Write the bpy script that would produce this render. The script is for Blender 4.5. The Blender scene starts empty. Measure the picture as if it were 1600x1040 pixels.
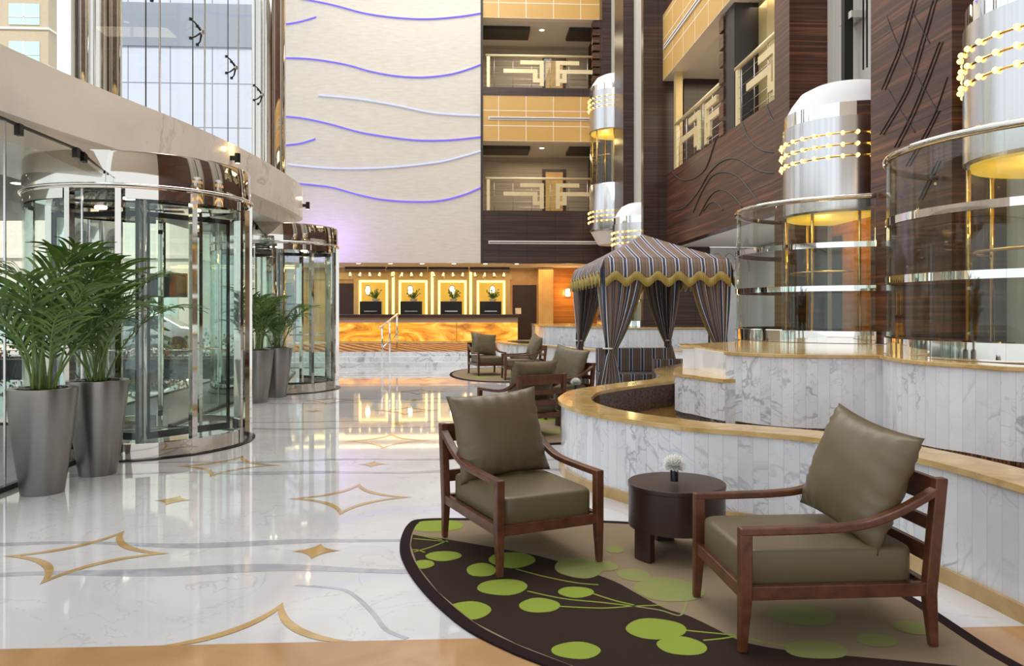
import bpy, math, random
from mathutils import Vector, Matrix, noise as mnoise
random.seed(7)
PI = math.pi
sc = bpy.context.scene
col = sc.collection
R = math.radians
# ------------------------------------------------------------------ camera, sky, sun, big lights, exposure
YAW = 3.05
CS, SN = math.cos(R(YAW)), math.sin(R(YAW))
FPX, CX, CY, CH = 1200.0, 800.0, 487.0, 1.5
cam_d = bpy.data.cameras.new('camera'); cam = bpy.data.objects.new('camera', cam_d); col.objects.link(cam)
cam.location = (0, 0, CH); cam.rotation_euler = (R(90), 0, R(-YAW))
cam_d.sensor_width = 36; cam_d.lens = 27; cam_d.shift_y = -33/1600
cam_d.clip_start = .05; cam_d.clip_end = 400
sc.camera = cam
sc.view_settings.view_transform = 'Standard'
sc.view_settings.look = 'None'
sc.view_settings.exposure = -0.12
sc.view_settings.gamma = 1
sc.view_settings.use_curve_mapping = False
sc.cycles.max_bounces = 9
sc.cycles.transparent_max_bounces = 28
sc.cycles.sample_clamp_indirect = 6
wd = bpy.data.worlds.new('world'); sc.world = wd; wd.use_nodes = True
bg = wd.node_tree.nodes['Background']
bg.inputs[0].default_value = (.86, .92, 1, 1); bg.inputs[1].default_value = 1.7

def light(name, kind, loc, energy, color=(1, 1, 1), size=1, size_y=None, rot=(0, 0, 0), spread=None):
    d = bpy.data.lights.new(name, kind); o = bpy.data.objects.new(name, d); col.objects.link(o)
    o.location = loc; o.rotation_euler = rot; d.energy = energy; d.color = color
    if kind == 'AREA':
        d.size = size
        if size_y: d.shape = 'RECTANGLE'; d.size_y = size_y
        if spread: d.spread = spread
    elif kind == 'SUN': d.angle = R(size)
    else: d.shadow_soft_size = size
    return o
light('sun', 'SUN', (0, 0, 30), 3.2, (1, .94, .84), 1.0, rot=(R(44), 0, R(8)))
# unseen area lights, added under the closed ceiling to fill the lobby
light('atrium_fill_light', 'AREA', (0, 8, 15.6), 1200, (1, .985, .96), 9, 11)
light('atrium_fill_light', 'AREA', (-.5, 20, 15.6), 1250, (1, .985, .96), 8, 11)
# ------------------------------------------------------------------ geometry helpers
def G(px, py, z=0.0):
    Z = FPX*(CH-z)/(py-CY); X = (px-CX)*Z/FPX
    return (X*CS+Z*SN, -X*SN+Z*CS)
def C2R(x, z): return (x*CS+z*SN, -x*SN+z*CS)
def onX(px, py, X):      # a point of the plane x = X
    dx, dz = (px-CX)/FPX, 1.0
    rx, ry = dx*CS+dz*SN, -dx*SN+dz*CS
    t = X/rx
    return (X, ry*t, CH-(py-CY)/FPX*t)
def onY(px, py, Y):
    dx, dz = (px-CX)/FPX, 1.0
    rx, ry = dx*CS+dz*SN, -dx*SN+dz*CS
    t = Y/ry
    return (rx*t, Y, CH-(py-CY)/FPX*t)
def cr(pts, n=6, closed=False):
    out = []; N = len(pts)
    rng = range(N) if closed else range(N-1)
    for i in rng:
        g = lambda k: Vector(pts[k % N] if closed else pts[max(0, min(N-1, k))])
        a, b, c, d = g(i-1), g(i), g(i+1), g(i+2)
        for k in range(n):
            t = k/n
            out.append(tuple(.5*((2*b)+(c-a)*t+(2*a-5*b+4*c-d)*t*t+(3*b-a-3*c+d)*t**3)))
    if not closed: out.append(tuple(pts[-1]))
    return out
def off(pts, d, closed=False):
    out = []; N = len(pts)
    for i in range(N):
        a = Vector(pts[(i-1) % N] if closed else pts[max(0, i-1)]); b = Vector(pts[(i+1) % N] if closed else pts[min(N-1, i+1)])
        t = (b-a); t.normalize(); out.append((pts[i][0]-t.y*d, pts[i][1]+t.x*d))
    return out

class MB:
    def __init__(s): s.v = []; s.f = []; s.m = []; s.s = []; s.u = []
    def add(s, vs, fs, m=0, smooth=False, uv=None):
        b = len(s.v); s.v += [tuple(p) for p in vs]
        for i, f in enumerate(fs):
            s.f.append(tuple(b+k for k in f)); s.m.append(m); s.s.append(smooth)
            s.u.append([uv[k] for k in f] if uv else None)
        return s
    def hexa(s, p, m=0):
        return s.add(p, [(0, 3, 2, 1), (4, 5, 6, 7), (0, 1, 5, 4), (1, 2, 6, 5), (2, 3, 7, 6), (3, 0, 4, 7)], m)
    def box(s, x0, x1, y0, y1, z0, z1, m=0):
        return s.hexa([(x0, y0, z0), (x1, y0, z0), (x1, y1, z0), (x0, y1, z0), (x0, y0, z1), (x1, y0, z1), (x1, y1, z1), (x0, y1, z1)], m)
    def bar(s, a, b, w, h, m=0, up=(0, 0, 1)):
        a, b = Vector(a), Vector(b); d = (b-a).normalized(); u = Vector(up)
        if abs(d.dot(u)) > .98: u = Vector((0, 1, 0))
        x = d.cross(u).normalized(); y = x.cross(d).normalized()
        p = [q+x*i*w/2+y*j*h/2 for q in (a, b) for i, j in ((-1, -1), (1, -1), (1, 1), (-1, 1))]
        return s.hexa(p, m)
    def sweep(s, pts, w, h, m=0, up=(0, 0, 1)):      # a rectangular bar along a path
        P = [Vector(p) for p in pts]; vs = []; N = len(P)
        for i in range(N):
            d = (P[min(N-1, i+1)]-P[max(0, i-1)]).normalized(); x = d.cross(Vector(up)).normalized(); y = x.cross(d)
            vs += [P[i]+x*a*w/2+y*b*h/2 for a, b in ((-1, -1), (1, -1), (1, 1), (-1, 1))]
        fs = [(0, 1, 2, 3), tuple(4*(N-1)+k for k in (3, 2, 1, 0))]
        for i in range(N-1):
            for k in range(4): fs.append((4*i+k, 4*i+4+k, 4*i+4+(k+1) % 4, 4*i+(k+1) % 4))
        return s.add(vs, fs, m)
    def tube(s, pts, r, n=8, m=0, closed=False):
        P = [Vector(p) for p in pts]; N = len(P); vs = []; up = Vector((0, 0, 1)); prev = None
        for i in range(N):
            d = ((P[(i+1) % N]-P[(i-1) % N]) if closed else (P[min(N-1, i+1)]-P[max(0, i-1)])).normalized()
            if prev is None:
                x = d.cross(up if abs(d.z) < .95 else Vector((1, 0, 0))).normalized()
            else:
                x = (prev-d*prev.dot(d)).normalized()
            prev = x; y = d.cross(x); rr = r[i] if isinstance(r, (list, tuple)) else r
            vs += [P[i]+(x*math.cos(2*PI*k/n)+y*math.sin(2*PI*k/n))*rr for k in range(n)]
        fs = []
        for i in range(N if closed else N-1):
            j = (i+1) % N
            for k in range(n): fs.append((i*n+k, i*n+(k+1) % n, j*n+(k+1) % n, j*n+k))
        if not closed: fs += [tuple(range(n))[::-1], tuple((N-1)*n+k for k in range(n))]
        return s.add(vs, fs, m, True)
    def lathe(s, prof, n=32, c=(0, 0, 0), a0=0, a1=2*PI, m=0, smooth=True):
        full = abs(a1-a0-2*PI) < 1e-6; cols = n if full else n+1
        runs = [[prof[0], prof[1]]]; mr = max(p[0] for p in prof)
        for i in range(1, len(prof)-1):
            d1 = Vector(prof[i])-Vector(prof[i-1]); d2 = Vector(prof[i+1])-Vector(prof[i])
            if d1.length > 0 and d2.length > 0 and d1.angle(d2) > R(40): runs.append([prof[i], prof[i+1]])
            else: runs[-1].append(prof[i+1])
        for pr in runs:
            L = len(pr)
            vs = [(c[0]+r*math.cos(a0+(a1-a0)*k/n), c[1]+r*math.sin(a0+(a1-a0)*k/n), c[2]+z) for k in range(cols) for r, z in pr]
            uv = [(k/n*(a1-a0)*mr, p[1]) for k in range(cols) for p in pr]
            fs = []
            for k in range(n):
                kk = (k+1) % cols
                for j in range(L-1): fs.append((k*L+j, kk*L+j, kk*L+j+1, k*L+j+1))
            s.add(vs, fs, m, smooth, uv)
        if not full and prof[0] == prof[-1]:
            for a in (a0, a1):
                s.add([(c[0]+r*math.cos(a), c[1]+r*math.sin(a), c[2]+z) for r, z in prof[:-1]], [tuple(range(len(prof)-1))], m)
        return s
    def prism(s, poly, z0, z1, m=0, sides=True):
        n = len(poly); vs = [(p[0], p[1], z0) for p in poly]+[(p[0], p[1], z1) for p in poly]
        fs = [tuple(range(n))[::-1], tuple(range(n, 2*n))]
        if sides: fs += [(i, (i+1) % n, n+(i+1) % n, n+i) for i in range(n)]
        return s.add(vs, fs, m)
    def band(s, A, B, z0, z1, m=0, smooth=True):     # solid between two plan polylines of equal length
        n = len(A); vs = []; uv = []; u = 0
        for i in range(n):
            if i: u += (Vector(A[i][:2])-Vector(A[i-1][:2])).length
            vs += [(A[i][0], A[i][1], z0), (A[i][0], A[i][1], z1), (B[i][0], B[i][1], z1), (B[i][0], B[i][1], z0)]
            uv += [(u, z0), (u, z1), (u, z1+.3), (u, z0-.3)]
        fs = [(0, 1, 2, 3), tuple(4*(n-1)+k for k in (3, 2, 1, 0))]
        for i in range(n-1):
            for k in range(4): fs.append((4*i+k, 4*i+4+k, 4*i+4+(k+1) % 4, 4*i+(k+1) % 4))
        return s.add(vs, fs, m, False, uv)
    def grid(s, fn, nu, nv, m=0, smooth=True, uvf=None, cu=False):
        vs = []; uv = []
        for i in range(nu if cu else nu+1):
            for j in range(nv+1):
                u, v = i/nu, j/nv; vs.append(fn(u, v)); uv.append(uvf(u, v) if uvf else (u, v))
        fs = []
        W = nv+1
        for i in range(nu):
            ii = (i+1) % nu if cu else i+1
            for j in range(nv): fs.append((i*W+j, ii*W+j, ii*W+j+1, i*W+j+1))
        return s.add(vs, fs, m, smooth, uv)
    def build(s, name, mats, parent=None, bevel=0, seg=2, solid=0, weld=False):
        me = bpy.data.meshes.new(name); me.from_pydata(s.v, [], s.f); me.update()
        for mt in (mats if isinstance(mats, (list, tuple)) else [mats]): me.materials.append(mt)
        me.polygons.foreach_set('material_index', s.m); me.polygons.foreach_set('use_smooth', s.s)
        if any(u is not None for u in s.u):
            ul = me.uv_layers.new(name='UVMap'); k = 0; data = []
            for f, u in zip(s.f, s.u):
                data += [c for p in (u or [(0, 0)]*len(f)) for c in p]
            ul.data.foreach_set('uv', data)
        o = bpy.data.objects.new(name, me); col.objects.link(o)
        if parent: o.parent = parent
        if weld:
            md = o.modifiers.new('weld', 'WELD'); md.merge_threshold = 1e-4
        if solid:
            md = o.modifiers.new('solid', 'SOLIDIFY'); md.thickness = solid; md.offset = 0
        if bevel:
            md = o.modifiers.new('bevel', 'BEVEL'); md.width = bevel; md.segments = seg; md.limit_method = 'ANGLE'
        return o
def tag(o, label=None, cat=None, group=None, kind=None):
    if label: o['label'] = label
    if cat: o['category'] = cat
    if group: o['group'] = group
    if kind: o['kind'] = kind
    return o
def thing(name, label, cat, loc=(0, 0, 0), rz=0, group=None):
    o = bpy.data.objects.new(name, None); col.objects.link(o); o.empty_display_size = .1
    o.location = loc; o.rotation_euler = (0, 0, rz)
    return tag(o, label, cat, group)
def struct(o): o['kind'] = 'structure'; return o
def copy_tree(o, parent=None):
    c = o.copy(); col.objects.link(c)
    if parent: c.parent = parent
    for ch in list(o.children): copy_tree(ch, c)
    return c
# ------------------------------------------------------------------ materials
class NT:
    def __init__(s, name):
        s.m = bpy.data.materials.new(name); s.m.use_nodes = True; s.t = s.m.node_tree; s.b = s.t.nodes['Principled BSDF']
        s.out = s.t.nodes['Material Output']
    def n(s, kind, **kw):
        x = s.t.nodes.new('ShaderNode'+kind)
        for k, v in kw.items(): setattr(x, k, v)
        return x
    def l(s, a, b): s.t.links.new(a, b)
    def setv(s, x, i, v):
        if hasattr(v, 'is_output') or hasattr(v, 'links'): s.l(v, x.inputs[i])
        else: x.inputs[i].default_value = v
    def math(s, op, a, b=0.0, c=0.0):
        x = s.n('Math', operation=op); s.setv(x, 0, a); s.setv(x, 1, b); s.setv(x, 2, c); return x.outputs[0]
    def ramp(s, f, stops, const=False):
        x = s.n('ValToRGB'); e = x.color_ramp.elements
        if const: x.color_ramp.interpolation = 'CONSTANT'
        while len(e) < len(stops): e.new(.5)
        for k, (p, c) in enumerate(stops):
            e[k].position = p; e[k].color = (c[0], c[1], c[2], 1)
        s.l(f, x.inputs[0]); return x.outputs[0]
    def mix(s, f, a, b, mode='MIX'):
        x = s.n('Mix', data_type='RGBA', blend_type=mode)
        s.setv(x, 0, f); 
        for i, v in ((6, a), (7, b)):
            if hasattr(v, 'links'): s.l(v, x.inputs[i])
            else: x.inputs[i].default_value = (v[0], v[1], v[2], 1)
        return x.outputs[2]
    def co(s, which='Object', scale=(1, 1, 1), rot=(0, 0, 0)):
        t = s.n('TexCoord'); m = s.n('Mapping'); m.inputs['Scale'].default_value = scale; m.inputs['Rotation'].default_value = rot
        s.l(t.outputs[which], m.inputs[0]); return m.outputs[0]
    def noise(s, vec, scale, detail=4, dist=0, rough=.5):
        x = s.n('TexNoise'); s.l(vec, x.inputs['Vector']); x.inputs['Scale'].default_value = scale
        x.inputs['Detail'].default_value = detail; x.inputs['Distortion'].default_value = dist; x.inputs['Roughness'].default_value = rough
        return x.outputs[0]
    def bump(s, f, strength=.2, dist=.01):
        x = s.n('Bump'); x.inputs['Strength'].default_value = strength; x.inputs['Distance'].default_value = dist
        s.l(f, x.inputs['Height']); s.l(x.outputs[0], s.b.inputs['Normal'])
    def base(s, c, rough=.5, metal=0, spec=None, coat=0):
        if hasattr(c, 'links'): s.l(c, s.b.inputs['Base Color'])
        else: s.b.inputs['Base Color'].default_value = (c[0], c[1], c[2], 1)
        if hasattr(rough, 'links'): s.l(rough, s.b.inputs['Roughness'])
        else: s.b.inputs['Roughness'].default_value = rough
        s.b.inputs['Metallic'].default_value = metal
        if spec is not None: s.b.inputs['Specular IOR Level'].default_value = spec
        if coat: s.b.inputs['Coat Weight'].default_value = coat
        return s.m
def plain(name, c, rough=.5, metal=0, var=.06, scale=6, **k):
    t = NT(name); f = t.noise(t.co(), scale, 3)
    cc = t.mix(f, [x*(1-var*2) for x in c], [min(1, x*(1+var)) for x in c])
    return t.base(cc, rough, metal, **k)
def emit(name, c, st, sample=False):
    t = NT(name); t.base((c[0]*.3, c[1]*.3, c[2]*.3), .5)
    t.b.inputs['Emission Color'].default_value = (c[0], c[1], c[2], 1); t.b.inputs['Emission Strength'].default_value = st
    if not sample: t.m.cycles.emission_sampling = 'NONE'
    return t.m
def glass(name, tint=(.96, .985, .975), refl=.018, edge=.45):
    t = NT(name); t.t.nodes.remove(t.b)
    tr = t.n('BsdfTransparent'); tr.inputs[0].default_value = (*tint, 1)
    gl = t.n('BsdfGlossy'); gl.inputs['Roughness'].default_value = .0; gl.inputs[0].default_value = (.95, 1, .98, 1)
    lw = t.n('LayerWeight'); lw.inputs[0].default_value = .5
    f = t.math('ADD', t.math('MULTIPLY', t.math('POWER', lw.outputs['Facing'], 4.5), edge), refl)
    mx = t.n('MixShader'); t.l(f, mx.inputs[0]); t.l(tr.outputs[0], mx.inputs[1]); t.l(gl.outputs[0], mx.inputs[2])
    t.l(mx.outputs[0], t.out.inputs[0]); return t.m
def veins(t, vec, scale, width, dist=1.6, detail=5):
    n = t.noise(vec, scale, detail, dist, .55)
    return t.math('SMOOTH_MAX', t.math('SUBTRACT', 1.0, t.math('DIVIDE', t.math('ABSOLUTE', t.math('SUBTRACT', n, .5)), width)), 0.0, .02)
M = {}
def mk_marble(name, coord='Object', slats=0.0, base=(.86, .86, .88), vein=(.30, .31, .36), rough=.12, heavy=1.0, scale=.9):
    t = NT(name); vec = t.co(coord)
    tone = None
    if slats:
        sp = t.n('SeparateXYZ'); t.l(vec, sp.inputs[0]); q = t.math('DIVIDE', sp.outputs[0], slats)
        wn = t.n('TexWhiteNoise', noise_dimensions='1D'); t.l(t.math('FLOOR', q), wn.inputs['W'])
        ad = t.n('VectorMath', operation='MULTIPLY_ADD'); t.l(wn.outputs['Color'], ad.inputs[0]); ad.inputs[1].default_value = (.12, .5, .3); t.l(vec, ad.inputs[2])
        vec2 = ad.outputs[0]; tone = wn.outputs['Value']; fr = t.math('FRACT', q)
    else: vec2 = vec
    v1 = veins(t, vec2, scale, .02*heavy, 1.3, 4)
    v2 = veins(t, vec2, scale*3.1, .012*heavy, 1.4, 6)
    msk = t.ramp(t.noise(vec2, scale*.8, 2), [(.38, (0, 0, 0)), (.56, (1, 1, 1))])
    cloud = t.ramp(t.noise(vec2, scale*1.7, 5, .6), [(.35, base), (.75, [c*.86 for c in base])])
    c = t.mix(t.math('MULTIPLY', t.math('MINIMUM', v1, 1.0), t.math('MULTIPLY', msk, .75)), cloud, vein)
    c = t.mix(t.math('MULTIPLY', t.math('MINIMUM', v2, 1.0), t.math('MULTIPLY', msk, .45)), c, vein)
    if slats:
        c = t.mix(1.0, c, t.ramp(tone, [(0, (.86, .865, .885)), (1, (1, 1, 1))]), 'MULTIPLY')
        c = t.mix(t.math('LESS_THAN', fr, .03), c, (.55, .55, .58))
    return t.base(c, rough, spec=.5)
M['marble_slat'] = mk_marble('white_marble_slats', 'UV', .105, base=(.90, .90, .915), vein=(.34, .35, .40), heavy=1.1, scale=1.15)
M['marble'] = mk_marble('white_marble', scale=1.2, heavy=1.6)
M['fascia'] = mk_marble('cream_marble', base=(.86, .79, .715), vein=(.55, .46, .40), rough=.22, scale=.55, heavy=1.0)
# floor marble
t = NT('polished_floor_marble'); v = t.co()
c0 = t.ramp(t.noise(v, .9, 6, .8), [(.3, (.74, .73, .735)), (.72, (.60, .59, .60))])
vn = t.math('MINIMUM', veins(t, v, .9, .007, 2.0, 5), 1.0)
c0 = t.mix(t.math('MULTIPLY', vn, .45), c0, (.42, .42, .45))
fl = t.ramp(t.noise(t.co(scale=(6, 14, 1)), 1.0, 5, .5), [(.70, (0, 0, 0)), (.78, (1, 1, 1))])
c0 = t.mix(t.math('MULTIPLY', fl, .5), c0, (.45, .45, .48))
M['floor'] = t.base(c0, .04, spec=1.0)
def mk_gold_stone(name, a, b, rough=.08, scale=3):
    t = NT(name); v = t.co(); n = t.noise(v, scale, 7, 1.2); c = t.ramp(n, [(.3, a), (.7, b)]); return t.base(c, rough, spec=.6)
M['inlay'] = mk_gold_stone('ochre_inlay_marble', (.42, .25, .09), (.62, .42, .18), .06)
M['brown_floor'] = mk_gold_stone('brown_border_marble', (.40, .22, .10), (.56, .33, .16), .1, 2)
M['coping'] = mk_gold_stone('golden_coping_marble', (.50, .31, .10), (.72, .49, .20), .12, 5)
M['grey_inlay'] = mk_gold_stone('grey_inlay_marble', (.36, .36, .39), (.52, .52, .55), .06, 4)
def mk_wood(name, a, b, c, rough=.28, vec=(.25, .25, 14), scale=1.6, joints=None, coat=0):
    t = NT(name); v = t.co(scale=vec); n = t.noise(v, scale, 6, .5, .6)
    cc = t.ramp(n, [(.28, a), (.5, b), (.72, c)])
    if joints:
        sp = t.n('SeparateXYZ'); t.l(t.co(), sp.inputs[0])
        for ax, w in joints:
            fr = t.math('FRACT', t.math('DIVIDE', sp.outputs[ax], w)); cc = t.mix(t.math('LESS_THAN', fr, .012), cc, [x*.25 for x in a])
    return t.base(cc, rough, spec=.5, coat=coat)
M['ebony'] = mk_wood('ebony_veneer', (.016, .007, .005), (.070, .024, .013), (.21, .078, .036), .3, joints=[(2, 1.22)])
M['ebony_back'] = mk_wood('ebony_veneer_panels', (.012, .008, .007), (.040, .020, .015), (.09, .045, .030), .3, joints=[(0, .97), (2, .6)])
M['chairwood'] = mk_wood('mahogany_wood', (.055, .017, .007), (.105, .033, .013), (.16, .056, .023), .35, (6, 6, 6), 2)
M['tablewood'] = mk_wood('dark_espresso_wood', (.022, .010, .009), (.036, .016, .013), (.055, .025, .020), .32, (1, 1, 1), 3)
M['doorwood'] = plain('dark_brown_door', (.035, .016, .014), .35)
M['beigewood'] = mk_wood('greige_wood', (.30, .24, .17), (.40, .33, .24), (.47, .39, .30), .4, joints=[(2, .33)])
M['creamwood'] = mk_wood('cream_veneer', (.45, .42, .36), (.52, .49, .43), (.58, .55, .49), .5, (14, 14, .3), 1)
t = NT('golden_wood_panel'); v = t.co('UV'); br = t.n('TexBrick'); br.offset = 0; t.l(v, br.inputs['Vector'])
br.inputs['Color1'].default_value = (.62, .36, .10, 1); br.inputs['Color2'].default_value = (.70, .42, .13, 1); br.inputs['Mortar'].default_value = (.95, .85, .7, 1)
br.inputs['Scale'].default_value = 1; br.inputs['Mortar Size'].default_value = .012; br.inputs['Brick Width'].default_value = .95; br.inputs['Row Height'].default_value = .525
gr = t.noise(t.co('UV', (1, 12, 1)), 3, 4)
M['gold_panel'] = t.base(t.mix(t.math('MULTIPLY', gr, .3), br.outputs[0], (.45, .25, .06)), .35)
M['gold_paint'] = plain('satin_gold_paint', (.62, .46, .20), .35, .25)
M['pale_gold'] = plain('pale_champagne_metal', (.80, .66, .38), .3, .35)
M['amber_wall'] = mk_gold_stone('amber_onyx_wall', (.55, .32, .10), (.75, .50, .20), .25, 1.2)
M['orange_panel'] = mk_wood('orange_timber', (.30, .10, .015), (.42, .16, .03), (.55, .24, .05), .2, (.3, .3, 10), 1.5)
# cream textured wall
t = NT('cream_textured_wall'); n1 = t.noise(t.co(scale=(2, 2, 14)), 1.3, 6); n2 = t.noise(t.co(scale=(30, 30, 3)), 1, 4)
c = t.ramp(n1, [(.3, (.655, .60, .525)), (.7, (.735, .685, .605))]); M['cream'] = t.base(c, .8); t.bump(n2, .35, .01)
M['white'] = plain('white_plaster', (.78, .77, .78), .8, var=.02)
M['ceiling'] = plain('cream_ceiling_paint', (.72, .66, .56), .8, var=.02)
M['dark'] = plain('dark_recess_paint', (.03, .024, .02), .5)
M['black'] = plain('black_metal', (.012, .012, .013), .35, .3)
M['chrome'] = plain('polished_chrome', (.82, .80, .77), .03, 1, var=.01)
M['bronze_chrome'] = plain('smoked_chrome', (.62, .57, .50), .04, 1, var=.01)
t = NT('brushed_steel'); n = t.noise(t.co(scale=(26, 26, .15)), 1, 2)
M['steel'] = t.base(t.mix(n, (.52, .50, .49), (.74, .72, .70)), .2, 1)
t = NT('planter_pewter'); n = t.noise(t.co(), 4, 3)
M['pewter'] = t.base(t.mix(n, (.23, .22, .205), (.30, .29, .275)), .28, .9)
M['gold_metal'] = plain('brass_frame', (.75, .48, .14), .15, 1)
M['glass'] = glass('clear_glass')
M['glass_high'] = glass('high_glazing_glass', (.97, .985, .985), .004, .12)
M['glass_green'] = glass('greenish_glass', (.935, .975, .955), .03, .5)
M['glass_amber'] = glass('smoked_glass', (.92, .93, .90), .025, .45)
def mk_fabric(name, a, rough=.5, scale=220, sheen=0):
    t = NT(name); n = t.noise(t.co(), scale, 2); c = t.mix(t.noise(t.co(), 4, 3), [x*.88 for x in a], a)
    t.base(c, rough, spec=.12 if rough > .9 else .5); t.bump(n, .12, .002); return t.m
M['olive'] = mk_fabric('olive_leather', (.135, .102, .050), .42)
M['rug_brown'] = mk_fabric('dark_brown_carpet', (.036, .021, .015), .95, 300)
M['rug_border'] = mk_fabric('aubergine_carpet_edge', (.022, .011, .011), .95, 300)
M['rug_beige'] = mk_fabric('sand_carpet', (.29, .215, .135), .95, 300)
M['rug_green'] = mk_fabric('lime_green_carpet', (.27, .34, .05), .95, 300)
M['rug_tan'] = mk_fabric('soft_green_carpet', (.27, .28, .10), .95, 300)
def stripes(name, w, dark=1.0):
    t = NT(name); sp = t.n('SeparateXYZ'); t.l(t.co('UV'), sp.inputs[0]); f = t.math('FRACT', t.math('DIVIDE', sp.outputs[0], w))
    br_, na, wh, go = (.20, .135, .105), (.022, .032, .075), (.74, .74, .78), (.36, .24, .12)
    gy = (.12, .085, .075)
    L = [(0, br_), (.10, gy), (.13, br_), (.20, go), (.225, br_), (.32, gy), (.35, br_), (.40, wh), (.46, na), (.52, (.05, .07, .14)), (.60, na), (.655, wh), (.715, br_), (.80, gy), (.83, br_), (.88, go), (.905, br_)]
    L = [(p, [x*dark for x in c]) for p, c in L]
    return t.base(t.ramp(f, L, True), .75)
M['stripe'] = stripes('striped_canopy_cloth', .19)
M['stripe_curtain'] = stripes('striped_curtain_cloth', .21, .9)
t = NT('gold_fringe'); sp = t.n('SeparateXYZ'); t.l(t.co('UV'), sp.inputs[0]); f = t.math('FRACT', t.math('DIVIDE', sp.outputs[0], .022))
M['fringe'] = t.base(t.ramp(f, [(0, (.18, .12, .02)), (.5, (.52, .38, .09)), (1, (.2, .14, .03))]), .6)
M['leaf'] = None
t = NT('palm_leaf'); n = t.noise(t.co(), 7, 3); M['leaf'] = t.base(t.ramp(n, [(.3, (.035, .090, .018)), (.7, (.16, .27, .05))]), .35)
M['stalk'] = plain('palm_stalk', (.16, .24, .06), .5)
M['soil'] = plain('dark_soil', (.035, .024, .018), .95, var=.3, scale=60)
t = NT('fountain_water'); n = t.noise(t.co(), 9, 3, .8)
t.base((.22, .12, .03), .03, spec=.9); t.bump(n, .25, .02); M['water'] = t.m
t = NT('brown_mosaic'); v = t.co('UV'); br = t.n('TexBrick'); br.offset = 0; t.l(v, br.inputs['Vector'])
br.inputs['Color1'].default_value = (.035, .018, .010, 1); br.inputs['Color2'].default_value = (.20, .085, .03, 1); br.inputs['Mortar'].default_value = (.012, .010, .008, 1)
br.inputs['Scale'].default_value = 1; br.inputs['Mortar Size'].default_value = .003; br.inputs['Brick Width'].default_value = .03; br.inputs['Row Height'].default_value = .03
M['mosaic'] = t.base(br.outputs[0], .15)
t = NT('glowing_onyx'); n = t.noise(t.co(scale=(.5, 1, 1.4)), 1.5, 6, 2.4, .6)
c = t.ramp(n, [(.30, (.28, .07, .004)), (.45, (.70, .24, .012)), (.57, (1, .46, .04)), (.72, (1, .72, .20))]); t.base((.2, .1, .02), .2); t.l(c, t.b.inputs['Emission Color']); t.b.inputs['Emission Strength'].default_value = 1.25
M['onyx'] = t.m
M['blue_led'] = emit('blue_led_strip', (.13, .09, .85), 1.6)
M['blue_led_soft'] = emit('pale_led_strip', (.66, .70, 1), .85)
M['warm_strip'] = emit('warm_light_strip', (1, .74, .24), 3.0)
M['warm_panel'] = emit('warm_backlit_panel', (.85, .50, .07), .75)
M['bulb'] = emit('amber_bulb', (1, .58, .16), 4.5)
M['lamp'] = emit('lit_lamp', (1, .85, .5), 6)
M['down'] = emit('downlight_glow', (1, .9, .7), 5)
M['cab_ceiling'] = emit('cab_ceiling_glow', (1, .62, .06), .9)
M['slot_white'] = plain('white_slot_trim', (.80, .76, .72), .4)
t = NT('brown_patterned_carpet'); w = t.n('TexWave', bands_direction='DIAGONAL'); t.l(t.co(scale=(1, .35, 1)), w.inputs[0]); w.inputs['Scale'].default_value = 1.6; w.inputs['Distortion'].default_value = 2.5
M['recep_carpet'] = t.base(t.ramp(w.outputs[1], [(.4, (.16, .05, .015)), (.6, (.52, .24, .06))]), .9)
M['petal'] = plain('white_petal', (.85, .85, .78), .6, var=.04)
M['street'] = plain('pale_paving', (.50, .49, .48), .8)
M['pool'] = plain('dark_pool_water', (.03, .05, .06), .03)
M['sand_wall'] = plain('sand_render', (.50, .395, .27), .8)
M['pale_wall'] = plain('pale_render', (.78, .72, .62), .8)
M['tint_pane'] = plain('pale_green_pane', (.50, .66, .62), .12)
t = NT('facade_panels'); br = t.n('TexBrick'); br.offset = 0; t.l(t.co('UV'), br.inputs['Vector'])
br.inputs['Color1'].default_value = (.48, .51, .60, 1); br.inputs['Color2'].default_value = (.52, .55, .63, 1); br.inputs['Mortar'].default_value = (.20, .22, .27, 1)
br.inputs['Scale'].default_value = 1; br.inputs['Mortar Size'].default_value = .03; br.inputs['Brick Width'].default_value = 2.1; br.inputs['Row Height'].default_value = 2.25
M['facade'] = t.base(br.outputs[0], .3)
M['grey_facade'] = plain('grey_facade_band', (.24, .265, .31), .3, var=.02)
M['soffit'] = plain('grey_green_soffit', (.46, .47, .41), .7)
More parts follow.
